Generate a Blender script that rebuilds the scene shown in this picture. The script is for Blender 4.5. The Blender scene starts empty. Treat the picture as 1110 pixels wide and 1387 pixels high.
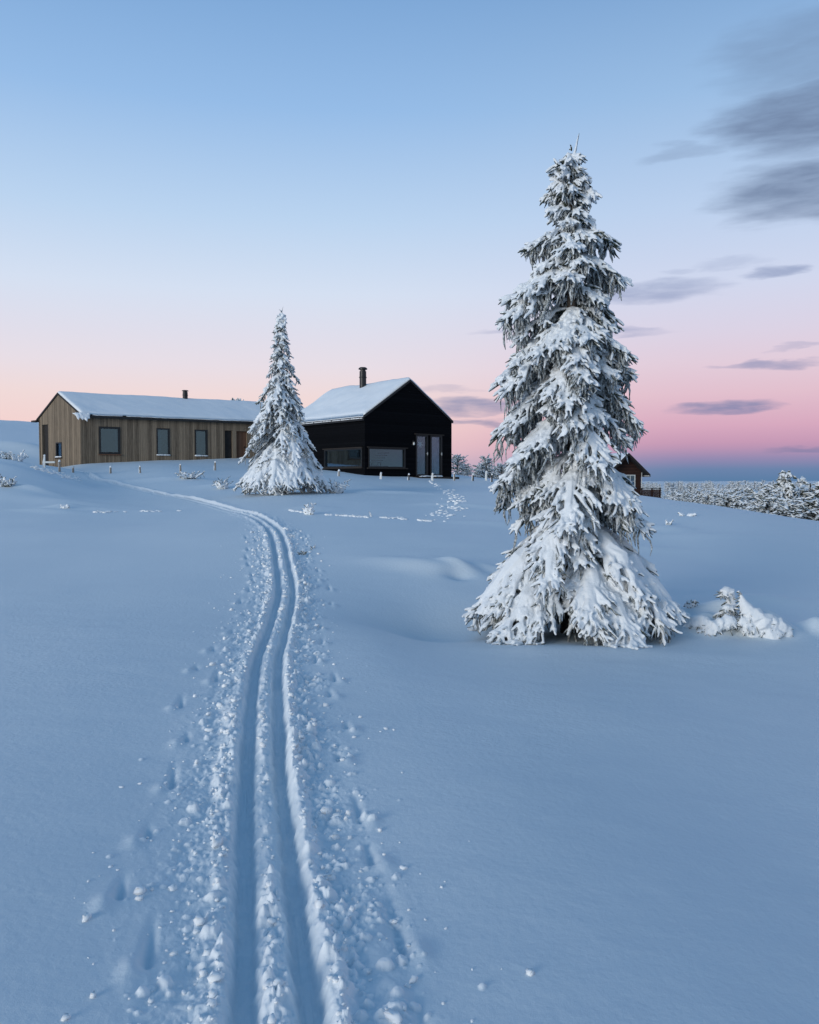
import bpy, math, random
import numpy as np
from mathutils import Vector
R = math.radians
rng = np.random.default_rng(7)
random.seed(7)
S = bpy.context.scene
COL = S.collection

# ------------------------------------------------------------------ camera
EYE = 1.6
F = 1110.0
PITCH = math.atan(43.5 / 1110)
cd = bpy.data.cameras.new('camera'); cam = bpy.data.objects.new('camera', cd); COL.objects.link(cam)
cam.location = (0, 0, EYE); cam.rotation_euler = (math.pi / 2 - PITCH, 0, 0)
cd.sensor_fit = 'HORIZONTAL'; cd.sensor_width = 36; cd.lens = 36.0
cd.clip_start = 0.05; cd.clip_end = 12000
S.camera = cam
S.view_settings.view_transform = 'Standard'
S.view_settings.look = 'None'
S.view_settings.exposure = 0.0
S.view_settings.gamma = 1.0

# ------------------------------------------------------------------ sky
def lin(c):
    return tuple(((v / 255) / 12.92 if v / 255 <= .04045 else ((v / 255 + .055) / 1.055) ** 2.4) for v in c)

def elev(py, px=555):
    return math.degrees(math.atan((693.5 - py) / 1110)) - math.degrees(PITCH)

def azim(px):
    return math.degrees(math.atan((px - 555) / 1110))

W = bpy.data.worlds.new('World'); S.world = W; W.use_nodes = True
nt = W.node_tree; nt.nodes.clear()

class NG:
    """small helper round a node tree"""
    def __init__(s, nt): s.nt = nt
    def n(s, t, **kw):
        o = s.nt.nodes.new(t)
        for k, v in kw.items(): setattr(o, k, v)
        return o
    def link(s, a, b): s.nt.links.new(a, b)
    def val(s, sock, v):
        if isinstance(v, bpy.types.NodeSocket): s.link(v, sock)
        else: sock.default_value = v
    def math(s, op, a, b=None, c=None, clamp=False):
        o = s.n('ShaderNodeMath', operation=op); o.use_clamp = clamp
        s.val(o.inputs[0], a)
        if b is not None: s.val(o.inputs[1], b)
        if c is not None: s.val(o.inputs[2], c)
        return o.outputs[0]
    def map(s, v, a, b, c=0.0, d=1.0, smooth=False):
        o = s.n('ShaderNodeMapRange'); o.interpolation_type = 'SMOOTHSTEP' if smooth else 'LINEAR'
        s.val(o.inputs[0], v)
        for i, q in enumerate((a, b, c, d)): s.val(o.inputs[i + 1], q)
        return o.outputs[0]
    def ramp(s, fac, stops, interp='LINEAR'):
        o = s.n('ShaderNodeValToRGB'); cr = o.color_ramp; cr.interpolation = interp
        while len(cr.elements) < len(stops): cr.elements.new(0.5)
        for e, (p, c) in zip(cr.elements, stops):
            e.position = p; e.color = (*c, 1) if len(c) == 3 else c
        s.val(o.inputs[0], fac); return o.outputs[0]
    def mix(s, fac, a, b, mode='MIX'):
        o = s.n('ShaderNodeMix', data_type='RGBA', blend_type=mode)
        s.val(o.inputs[0], fac)
        for i, v in ((6, a), (7, b)):
            if isinstance(v, bpy.types.NodeSocket): s.link(v, o.inputs[i])
            else: o.inputs[i].default_value = (*v, 1)
        return o.outputs[2]
    def noise(s, vec, scale, detail=3, rough=.5, dist=0.0, dim='3D'):
        o = s.n('ShaderNodeTexNoise', noise_dimensions=dim)
        if vec is not None: s.link(vec, o.inputs['Vector'])
        o.inputs['Scale'].default_value = scale; o.inputs['Detail'].default_value = detail
        o.inputs['Roughness'].default_value = rough; o.inputs['Distortion'].default_value = dist
        return o.outputs[0]

g = NG(nt)
tc = g.n('ShaderNodeTexCoord')
sep = g.n('ShaderNodeSeparateXYZ'); g.link(tc.outputs['Generated'], sep.inputs[0])
sx, sy, sz = sep.outputs
el = g.math('MULTIPLY', g.math('ARCSINE', sz), 180 / math.pi)
az = g.math('MULTIPLY', g.math('ARCTAN2', sx, sy), 180 / math.pi)
ef = g.map(el, 0, 90)
def sky_stops(tab, hi):
    st = [(max(0, elev(y)) / 90, lin(c)) for y, c in tab]
    return st + [(e / 90, c) for e, c in hi]
ZEN = [(38, (.125, .285, .53)), (50, (.078, .205, .40)), (90, (.055, .165, .33))]
left = sky_stops([(650, (205, 178, 198)), (615, (237, 199, 203)), (580, (243, 211, 208)), (540, (240, 218, 217)), (500, (232, 222, 230)), (460, (224, 222, 235)),
                  (400, (213, 224, 242)), (300, (187, 212, 240)), (150, (150, 188, 231)), (0, (128, 169, 216))], ZEN)
right = sky_stops([(652, (92, 126, 165)), (636, (108, 132, 171)), (622, (150, 139, 177)), (605, (196, 152, 181)), (580, (216, 170, 192)), (540, (226, 192, 206)),
                   (500, (226, 205, 219)), (460, (219, 211, 229)), (400, (209, 216, 238)), (300, (188, 209, 238)), (150, (154, 189, 228)), (0, (128, 167, 212))], ZEN)
# the sky behind the camera, where the sun is about to rise: warm band close to the horizon
BK = .40
back = [(0, (1.0 * BK, .98 * BK, .95 * BK)), (8 / 90, (1.0 * BK, 1.04 * BK, 1.05 * BK)), (20 / 90, (.30, .44, .62)), (35 / 90, (.16, .31, .53)), (50 / 90, ZEN[1][1]), (1, ZEN[2][1])]
cl, cr_, cb = g.ramp(ef, left), g.ramp(ef, right), g.ramp(ef, back)
azf = g.map(az, -6, 20, smooth=True)
front = g.mix(azf, cl, cr_)
backf = g.map(sy, .25, -.55, smooth=True)
base = g.mix(backf, front, cb)

# thin evening clouds low in the east
cmb = g.n('ShaderNodeCombineXYZ'); g.link(g.math('MULTIPLY', az, .16), cmb.inputs[0]); g.link(g.math('MULTIPLY', el, .8), cmb.inputs[1])
wn = g.n('ShaderNodeTexNoise'); g.link(cmb.outputs[0], wn.inputs['Vector']); wn.inputs['Scale'].default_value = 1.3; wn.inputs['Detail'].default_value = 5
wsep = g.n('ShaderNodeSeparateColor'); g.link(wn.outputs['Color'], wsep.inputs[0])
wx = g.math('ADD', az, g.map(wsep.outputs[0], 0, 1, -3.0, 3.0))
wy = g.math('ADD', el, g.map(wsep.outputs[1], 0, 1, -1.0, 1.0))
fib = g.noise(cmb.outputs[0], 2.1, 5, .55, .3)
def clouds(lst, amp):
    tot = None
    for px, py, w, h, st in lst:
        a0, e0 = azim(px), math.degrees(math.atan((693.5 - py) / 1110 * math.cos(R(azim(px))))) - math.degrees(PITCH)
        dx = g.math('DIVIDE', g.math('SUBTRACT', wx, a0), w / 1110 * 57.3)
        vy = g.math('SUBTRACT', wy, e0)
        # flat under-side, softer top
        dy = g.math('DIVIDE', vy, h / 1110 * 57.3)
        r2 = g.math('ADD', g.math('MULTIPLY', dx, dx), g.math('MULTIPLY', dy, dy))
        m = g.math('MULTIPLY', g.map(r2, 1.5, 0.0, 0, 1, smooth=True), st)
        tot = m if tot is None else g.math('MAXIMUM', tot, m)
    return g.math('MULTIPLY', tot, g.map(fib, .3, .62, 1 - amp, 1.0), clamp=True)
big = clouds([(1095, 150, 115, 40, .9), (1020, 158, 40, 16, .4), (1090, 248, 110, 36, .85), (1110, 60, 130, 45, .45), (930, 203, 60, 9, .3)], .28)
low = clouds([(1042, 363, 42, 8, .8), (985, 350, 50, 8, .35), (888, 393, 80, 15, .72), (770, 450, 120, 7, .75), (645, 551, 70, 10, .85), (650, 571, 60, 6, .8),
              (985, 547, 62, 8, .95), (960, 545, 30, 4, .6), (1045, 491, 60, 6, .75), (1085, 470, 40, 4, .45), (1100, 600, 50, 5, .5), (600, 530, 40, 6, .35), (910, 365, 30, 5, .3)], .5)
base = g.mix(g.math('MULTIPLY', big, .95), base, lin((104, 122, 154)))
lowc = g.ramp(g.map(el, 2, 16), [(0, lin((98, 118, 160))), (.5, lin((128, 142, 184))), (1, lin((140, 156, 190)))])
base = g.mix(g.math('MULTIPLY', low, .85), base, lowc)
bg = g.n('ShaderNodeBackground'); g.link(base, bg.inputs[0]); bg.inputs[1].default_value = 1.0
wo = g.n('ShaderNodeOutputWorld'); g.link(bg.outputs[0], wo.inputs[0])

# ------------------------------------------------------------------ low soft sun, behind and to the left of the camera
sd = bpy.data.lights.new('sun', 'SUN'); sun = bpy.data.objects.new('sun', sd); COL.objects.link(sun)
sd.energy = 2.0; sd.angle = R(26); sd.color = (1.0, .99, .945)
to_sun = Vector((-.66, -.72, math.tan(R(8)))).normalized()
sun.rotation_euler = to_sun.to_track_quat('Z', 'Y').to_euler()
sun.location = (-20, -20, 30)

# ------------------------------------------------------------------ numeric helpers
cp, sp_ = math.cos(PITCH), math.sin(PITCH)
def at(px, py, d):
    xc, yc = (px - 555) / F, (693.5 - py) / F
    v = np.array([xc, cp + yc * sp_, -sp_ + yc * cp])
    return np.array([0, 0, EYE]) + v * (d / v[1])

_T = np.random.default_rng(11).random(65536)
def _h(ix, iy, s): return _T[(ix * 7349 + iy * 12983 + s * 3571 + (ix * iy) % 977 * 131) & 65535]
def vnoise(x, y, s=0):
    x = np.asarray(x, float); y = np.asarray(y, float)
    ix = np.floor(x).astype(np.int64); iy = np.floor(y).astype(np.int64)
    fx, fy = x - ix, y - iy
    fx = fx ** 3 * (fx * (fx * 6 - 15) + 10); fy = fy ** 3 * (fy * (fy * 6 - 15) + 10)
    a = _h(ix, iy, s) * (1 - fx) + _h(ix + 1, iy, s) * fx
    b = _h(ix, iy + 1, s) * (1 - fx) + _h(ix + 1, iy + 1, s) * fx
    return (a * (1 - fy) + b * fy) * 2 - 1
def fbm(x, y, o=3, s=0):
    t = 0; a = 1.; n = 0
    ca, sa = math.cos(.6), math.sin(.6)
    for i in range(o):
        t = t + a * vnoise(x, y, s + i * 17); n += a
        x, y = (ca * x - sa * y) * 2.03 + 3.1, (sa * x + ca * y) * 2.03 - 1.7; a *= .5
    return t / n
def sstep(a, b, x):
    t = np.clip((x - a) / (b - a), 0, 1); return t * t * (3 - 2 * t)

# ------------------------------------------------------------------ terrain height
ANCH = [(375, 1387, 2.4), (360, 1100, 4.1), (357, 1000, 5.1), (362, 900, 7.2), (378, 843, 9.2), (387, 796, 11.3), (382, 760, 13.2), (375, 730, 15.8),
        (355, 713, 18), (338, 700, 20.5), (305, 690, 24), (268, 681, 28), (225, 671, 32), (175, 660, 37), (120, 648, 43),
        (1000, 1387, 2.4), (60, 1387, 2.4), (100, 1000, 5.1), (100, 850, 8.6), (100, 760, 13.5), (60, 700, 21), (0, 668, 28), (-60, 650, 30), (15, 640, 33), (0, 622, 37),
        (-80, 612, 38), (60, 639, 42), (85, 640, 45), (60, 636, 52), (20, 628, 55), (110, 628, 50), (230, 618, 56.5), (330, 613, 62), (170, 636, 46), (300, 641, 45), (240, 645, 41), (390, 668, 30),
        (480, 656, 38), (540, 652, 43), (620, 649, 49), (620, 700, 21), (560, 740, 15.2), (600, 775, 12.9), (580, 850, 10.2), (520, 870, 8.2), (620, 884, 8.3),
        (450, 850, 8.9), (780, 850, 9.9), (780, 880, 8.45), (700, 690, 24), (760, 664, 40), (880, 673, 35), (990, 690, 29), (1110, 706, 25), (1200, 722, 22),
        (900, 800, 12.2), (900, 740, 17.5), (1100, 770, 15), (1100, 860, 10), (1100, 900, 8.4), (1100, 1100, 4.5), (800, 1000, 5.4), (880, 678, 60), (870, 676, 85), (990, 716, 45), (1110, 745, 40),
        (640, 652, 75), (60, 590, 95), (0, 600, 70), (50, 582, 150), (-100, 570, 150), (200, 598, 150), (400, 640, 150), (600, 668, 110), (50, 584, 300)]
ap = np.array([at(*a) for a in ANCH])
EXTRA = [(900, 150, -6.5), (1110, 70, -4.5), (1110, 100, -6), (990, 80, -4.2), (640, 140, -4), (760, 90, -1.5), (760, 250, -7), (1110, 250, -8), (900, 600, -9), (300, 600, 4), (0, 700, 6), (600, 600, -8), (1200, 600, -9),
         (0, 4000, -4), (600, 4000, -9), (1110, 4000, -9), (375, 1.0, 0), (60, 1.0, 0), (1000, 1.0, 0), (375, .4, 0)] + [(555 - 1143, d, z) for d, z in ((.6, 0), (1.5, 0), (3, .02), (6, .06), (11, .2), (20, .9), (32, 2.0))] + [(555 + 1143, d, z) for d, z in ((.6, 0), (1.5, 0), (4, -.12), (10, -.2), (25, 0), (60, -3))]
ap = np.vstack([ap, np.array([((p - 555) / F * d, d, z) for p, d, z in EXTRA])])
KA = 2.6
def polar(x, y):
    a = np.arctan2(x, y); L = np.log(np.hypot(x, y) + 1e-6)
    return np.clip(a, -.8, .8) * KA, L, a
def _tps(r2): return np.where(r2 > 1e-12, r2 * np.log(r2 + 1e-12), 0)
pa, pl, _ = polar(ap[:, 0], ap[:, 1])
n_ = len(pa)
Km = _tps((pa[:, None] - pa) ** 2 + (pl[:, None] - pl) ** 2) + np.eye(n_) * 2e-3
Pm = np.c_[np.ones(n_), pa, pl]
A_ = np.zeros((n_ + 3, n_ + 3)); A_[:n_, :n_] = Km; A_[:n_, n_:] = Pm; A_[n_:, :n_] = Pm.T
wt = np.linalg.solve(A_, np.r_[ap[:, 2], 0, 0, 0])
# drifts and mounds: (px, py, depth, radius x, radius y, height)
BUMPS = []
def bump_at(px, py, d, rx, ry, h, rot=0):
    p = at(px, py, d); BUMPS.append((p[0], p[1], rx, ry, h, R(rot)))
bump_at(580, 768, 13.1, .95, .35, .12, -25); bump_at(618, 768, 13.2, .35, .16, .12, -35); bump_at(622, 776, 12.7, .22, .2, -.10)
bump_at(655, 762, 13.4, .6, .25, .09, -20)
bump_at(1008, 850, 9.9, .34, .22, .20, -30); bump_at(1048, 852, 9.9, .26, .18, .15, -20); bump_at(958, 852, 9.8, .20, .15, .15); bump_at(975, 838, 10.1, .35, .2, .12); bump_at(925, 856, 9.8, .22, .16, .12); bump_at(1108, 850, 10, .16, .2, .16)
bump_at(940, 830, 10.4, .5, .3, .12); bump_at(1040, 798, 12, .5, .3, .08); bump_at(1000, 838, 10.2, 1.1, .4, .10)
bump_at(700, 850, 10.6, .9, .6, -.10); bump_at(590, 852, 10.1, 1.1, .55, -.15, 8)
bump_at(800, 886, 8.6, 1.5, .28, .03)
bump_at(310, 660, 36, 1.2, 1.0, .2); bump_at(88, 690, 24, .5, .5, .12); bump_at(30, 664, 28, 1.8, 1.6, .25); bump_at(80, 640, 43, 2.0, 1.0, .3, 20)
bump_at(20, 618, 62, 4, 4, .9); bump_at(420, 694, 22, .6, .5, .07); bump_at(910, 708, 20, .6, .5, .08)
bump_at(40, 652, 34, 2.4, 1.2, .22, -20); bump_at(70, 676, 26, 2.2, .8, .10, -15)
for q_ in ((30, 640, 36, 1.6, .5, .22, -15), (75, 655, 36, 1.8, .5, .2, -20), (10, 628, 44, 2.2, .7, .35, -10), (40, 615, 60, 3, 1.0, .5, 0), (130, 690, 24, 1.2, .35, .06, -10), (60, 690, 23, 1.0, .3, .07, -15), (200, 655, 40, 2.5, .6, .12, -8), (45, 672, 28, 1.2, .3, .12, -25),
            (700, 720, 19, 1.3, .4, .08, -10), (640, 690, 24, 1.6, .4, .10, -15), (520, 672, 31, 2.2, .5, .10, -8), (960, 720, 19, 1.5, .4, .05, 5), (860, 735, 17, 1.1, .35, .06, 5)): bump_at(*q_)
def hgt(x, y):
    x = np.asarray(x, float); y = np.asarray(y, float); sh = x.shape
    x = x.ravel(); y = y.ravel()
    a, L, ar = polar(x, y)
    z = wt[n_] + wt[n_ + 1] * a + wt[n_ + 2] * L
    for i in range(n_):
        z += wt[i] * _tps((a - pa[i]) ** 2 + (L - pl[i]) ** 2)
    z = z * (1 - sstep(.85, 1.9, np.abs(ar)))
    d = np.hypot(x, y)
    z += .035 * fbm(x / 2.6, y / 2.6, 2, 3) * sstep(1, 6, d) + .10 * fbm(x / 9, y / 9, 2, 5) * sstep(5, 18, d)
    # wind ripples laid across the slope
    u = x * .86 + y * .5; v = -x * .5 + y * .86
    z += .013 * fbm(u / 1.3, v / .42, 2, 9) * sstep(6, 14, d) * (.4 + .6 * sstep(-.2, .5, fbm(x / 5, y / 5, 1, 31)))
    z += .0035 * fbm(x / .34, y / .22, 3, 33) * (1 - sstep(8, 16, d)) + .006 * fbm(u / .9, v / .30, 2, 35) * (1 - sstep(6, 14, d))
    z += 1.6 * fbm(x / 60, y / 60, 3, 13) * sstep(90, 260, d) + 5 * fbm(x / 420, y / 420, 2, 15) * sstep(500, 1500, d)
    for bx, by, rx, ry, h, ro in BUMPS:
        near = (np.abs(x - bx) < 4 * max(rx, ry)) & (np.abs(y - by) < 4 * max(rx, ry))
        if near.any():
            qx, qy = x[near] - bx, y[near] - by
            c, s = math.cos(ro), math.sin(ro)
            z[near] += h * np.exp(-(((c * qx + s * qy) / rx) ** 2 + ((-s * qx + c * qy) / ry) ** 2))
    return z.reshape(sh)
def hz(x, y): return float(hgt(np.array([x]), np.array([y]))[0])
_DS = np.exp(np.linspace(math.log(1.2), math.log(400), 1500))
def hit(px, py, dmin=1.2):
    """where the sight line through a pixel first meets the snow"""
    v = at(px, py, 1.0) - np.array([0, 0, EYE])
    ds = _DS[_DS >= dmin]
    x, y, z = v[0] * ds, v[1] * ds, EYE + v[2] * ds
    b = np.nonzero(hgt(x, y) >= z)[0]
    if len(b) == 0: i = int(np.argmin(z - hgt(x, y)))
    else: i = int(b[0])
    return np.array([x[i], y[i], hz(x[i], y[i])])
def ground(px, d):
    x = (px - 555) / F * d; return np.array([x, d, hz(x, d)])

# ------------------------------------------------------------------ materials
MAT = {}
def mat(name, build):
    m = bpy.data.materials.new(name); m.use_nodes = True; m.node_tree.nodes.clear()
    gg = NG(m.node_tree); out = gg.n('ShaderNodeOutputMaterial'); sh = build(gg)
    gg.link(sh, out.inputs[0]); MAT[name] = m; return m
def princ(gg, col, rough=.6, spec=.4, bump=None, bs=.3, bd=.01, metal=0):
    p = gg.n('ShaderNodeBsdfPrincipled')
    if isinstance(col, bpy.types.NodeSocket): gg.link(col, p.inputs['Base Color'])
    else: p.inputs['Base Color'].default_value = (*col, 1)
    gg.val(p.inputs['Roughness'], rough); p.inputs['Specular IOR Level'].default_value = spec; p.inputs['Metallic'].default_value = metal
    if bump is not None:
        b = gg.n('ShaderNodeBump'); b.inputs['Strength'].default_value = bs; b.inputs['Distance'].default_value = bd
        gg.link(bump, b.inputs['Height']); gg.link(b.outputs[0], p.inputs['Normal'])
    return p.outputs[0]
def pos(gg): return gg.n('ShaderNodeNewGeometry').outputs['Position']
def m_snow(gg):
    P = pos(gg)
    fine = gg.noise(P, 260, 3, .65); mid = gg.noise(P, 26, 4, .55)
    h = gg.math('ADD', gg.math('MULTIPLY', fine, .25), mid)
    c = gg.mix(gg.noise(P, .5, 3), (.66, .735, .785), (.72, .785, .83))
    a = gg.n('ShaderNodeAttribute'); a.attribute_name = 'churned_lit'
    c = gg.mix(a.outputs['Fac'], c, (.84, .87, .895))  # trail lumps painted lighter, as if catching the low light
    return princ(gg, c, .55, .25, h, .45, .011)
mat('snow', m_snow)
def m_tsnow(gg):
    P = pos(gg)
    h = gg.math('ADD', gg.math('MULTIPLY', gg.noise(P, 190, 2, .6), .4), gg.noise(P, 45, 3, .6))
    return princ(gg, (.86, .875, .89), .6, .2, h, .6, .014)
mat('tree_snow', m_tsnow)
mat('roof_snow', lambda gg: princ(gg, gg.mix(gg.noise(pos(gg), 1.2, 4), (.82, .845, .87), (.88, .90, .915)), .55, .25, gg.noise(pos(gg), 22, 4, .6), .35, .02))
mat('loose_snow_lit', lambda gg: princ(gg, (.92, .93, .94), .6, .2, gg.noise(pos(gg), 300, 3, .6), .25, .004))  # loose snow, whitened in its colour so the lumps look lit
def m_needles(gg):
    P = pos(gg)
    n = gg.n('ShaderNodeNewGeometry').outputs['Normal']
    s = gg.n('ShaderNodeSeparateXYZ'); gg.link(n, s.inputs[0])
    f = gg.math('ADD', gg.math('MULTIPLY', s.outputs[2], .30), gg.noise(P, 38, 4, .7))
    frost = gg.map(f, .36, .72, 0, 1, smooth=True)
    green = gg.mix(gg.noise(P, 4, 2), (.030, .045, .030), (.075, .085, .055))
    col = gg.mix(gg.math('MULTIPLY', frost, .92), green, (.70, .72, .72))
    return princ(gg, col, .75, .15, gg.noise(P, 160, 2, .7), .8, .02)
mat('needles', m_needles)
def m_frost(gg):
    P = pos(gg)
    f = gg.map(gg.noise(P, 30, 4, .7), .36, .58, 0, 1, smooth=True)
    col = gg.mix(f, (.13, .14, .12), (.72, .74, .74))
    return princ(gg, col, .75, .15, gg.noise(P, 150, 2, .7), .8, .02)
mat('frost', m_frost)
def m_bark(gg):
    P = pos(gg)
    return princ(gg, gg.mix(gg.noise(P, 14, 4, .6), (.045, .035, .028), (.16, .13, .11)), .9, .1, gg.noise(P, 40, 3), .8, .03)
mat('bark', m_bark)
def uvs(gg):
    u = gg.n('ShaderNodeUVMap'); u.uv_map = 'UVMap'
    s = gg.n('ShaderNodeSeparateXYZ'); gg.link(u.outputs[0], s.inputs[0]); return s.outputs[0], s.outputs[1]
def planks(gg, width, dark, light, horizontal=False, gap=.05, streak=.5):
    u, v = uvs(gg)
    if horizontal: u, v = v, u
    q = gg.math('DIVIDE', u, width); idx = gg.math('FLOOR', q); fr = gg.math('FRACT', q)
    w = gg.n('ShaderNodeTexWhiteNoise', noise_dimensions='1D'); gg.link(idx, w.inputs['W'])
    cb_ = gg.n('ShaderNodeCombineXYZ'); gg.link(gg.math('MULTIPLY', u, 18), cb_.inputs[0]); gg.link(gg.math('MULTIPLY', v, .9), cb_.inputs[1]); gg.link(gg.math('MULTIPLY', w.outputs[0], 40), cb_.inputs[2])
    gr = gg.noise(cb_.outputs[0], 1.6, 6, .7)
    f = gg.math('ADD', gg.math('MULTIPLY', w.outputs[0], 1 - streak), gg.math('MULTIPLY', gg.map(gr, .3, .7), streak))
    col = gg.mix(f, dark, light)
    edge = gg.math('MINIMUM', fr, gg.math('SUBTRACT', 1.0, fr))
    gp = gg.map(edge, gap * .4, gap, 0, 1, smooth=True)
    col = gg.mix(gp, tuple(c * .22 for c in dark), col)
    return col, gg.math('ADD', gp, gg.math('MULTIPLY', gr, .25))
def m_wood(gg):
    c, h = planks(gg, .115, (.068, .050, .036), (.37, .285, .20), streak=.5)
    return princ(gg, c, .8, .2, h, .8, .012)
mat('weathered_planks', m_wood)
def m_black(gg):
    c, h = planks(gg, .145, (.0022, .0024, .0032), (.0065, .0068, .0085), horizontal=True, streak=.4)
    return princ(gg, c, .8, .05, h, .7, .015)
mat('black_planks', m_black)
def m_red(gg):
    c, h = planks(gg, .16, (.028, .013, .010), (.066, .030, .021), horizontal=True)
    return princ(gg, c, .7, .2, h, .7, .02)
mat('red_brown_planks', m_red)
mat('brown_door', lambda gg: princ(gg, planks(gg, .1, (.10, .05, .03), (.20, .105, .065))[0], .7, .2))
mat('dark_wood', lambda gg: princ(gg, gg.mix(gg.noise(pos(gg), 12, 4), (.018, .014, .012), (.05, .04, .034)), .7, .25))
mat('black_metal', lambda gg: princ(gg, gg.mix(gg.noise(pos(gg), 9, 3), (.010, .010, .011), (.028, .028, .03)), .45, .5, metal=.3))
mat('roof_felt', lambda gg: princ(gg, gg.mix(gg.noise(pos(gg), 6, 3), (.02, .018, .017), (.045, .04, .038)), .8, .2))
mat('white_paint', lambda gg: princ(gg, gg.mix(gg.noise(pos(gg), 20, 3), (.66, .66, .62), (.78, .78, .75)), .5, .4))
mat('paper', lambda gg: princ(gg, gg.mix(gg.noise(pos(gg), 20, 3), (.72, .72, .70), (.82, .82, .8)), .8, .1))
mat('grey_post', lambda gg: princ(gg, gg.mix(gg.noise(pos(gg), 20, 4), (.14, .12, .10), (.36, .33, .30)), .85, .2))
mat('interior', lambda gg: princ(gg, gg.mix(gg.noise(pos(gg), 2, 2), (.035, .05, .06), (.075, .10, .11)), .8, .2))
mat('pale_interior', lambda gg: princ(gg, gg.mix(gg.noise(pos(gg), .9, 2), (.44, .58, .58), (.60, .72, .70)), .8, .2))
mat('reflection_grey', lambda gg: princ(gg, gg.mix(gg.noise(pos(gg), 7, 2), (.16, .19, .22), (.26, .29, .32)), .9, .1))  # blue-grey imitating the lighter reflection in the panes
mat('furniture', lambda gg: princ(gg, gg.mix(gg.noise(pos(gg), 5, 2), (.03, .03, .03), (.10, .09, .08)), .8, .2))
def m_glass(gg, refl=.15, tint=(.50, .64, .70)):
    t = gg.n('ShaderNodeBsdfTransparent'); t.inputs[0].default_value = (*tint, 1)
    gl = gg.n('ShaderNodeBsdfGlossy'); gl.inputs[0].default_value = (.55, .76, .95, 1); gl.inputs[1].default_value = .03
    b = gg.n('ShaderNodeBump'); b.inputs['Strength'].default_value = .05; b.inputs['Distance'].default_value = .02
    gg.link(gg.noise(pos(gg), 1.6, 2), b.inputs['Height']); gg.link(b.outputs[0], gl.inputs['Normal'])
    fr = gg.n('ShaderNodeFresnel'); fr.inputs[0].default_value = 1.5
    fac = gg.math('ADD', gg.math('MULTIPLY', fr.outputs[0], .9), refl, clamp=True)
    mx = gg.n('ShaderNodeMixShader'); gg.link(fac, mx.inputs[0]); gg.link(t.outputs[0], mx.inputs[1]); gg.link(gl.outputs[0], mx.inputs[2])
    return mx.outputs[0]
mat('window_glass', m_glass)
mat('clear_glass', lambda gg: m_glass(gg, .05, (.86, .93, .93)))
mat('coated_glass', lambda gg: m_glass(gg, .34, (.45, .62, .68)))

# ------------------------------------------------------------------ object helpers
def tag(o, label=None, cat=None, group=None, kind=None):
    if label: o['label'] = label
    if cat: o['category'] = cat
    if group: o['group'] = group
    if kind: o['kind'] = kind
    return o
def empty(name, loc):
    o = bpy.data.objects.new(name, None); COL.objects.link(o); o.location = [float(v) for v in loc]; o.empty_display_size = .2
    return o
def npmesh(name, V, faces, mats, smooth=True, midx=None, uv=None):
    """faces: list of (n,k) int arrays"""
    me = bpy.data.meshes.new(name)
    V = np.ascontiguousarray(V, np.float32)
    me.vertices.add(len(V)); me.vertices.foreach_set('co', V.ravel())
    lt = np.concatenate([np.full(len(f), f.shape[1], np.int32) for f in faces])
    li = np.concatenate([f.ravel() for f in faces]).astype(np.int32)
    me.loops.add(len(li)); me.loops.foreach_set('vertex_index', li)
    me.polygons.add(len(lt)); me.polygons.foreach_set('loop_start', np.r_[0, np.cumsum(lt)[:-1]].astype(np.int32))
    me.polygons.foreach_set('loop_total', lt)
    me.polygons.foreach_set('use_smooth', np.full(len(lt), smooth, bool))
    for m in mats: me.materials.append(MAT[m])
    if midx is not None: me.polygons.foreach_set('material_index', midx.astype(np.int32))
    me.update(calc_edges=True)
    return me
def link(name, me, parent=None, loc=None):
    o = bpy.data.objects.new(name, me); COL.objects.link(o)
    if parent is not None: o.parent = parent
    if loc is not None: o.location = [float(v) for v in loc]
    return o
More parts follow.
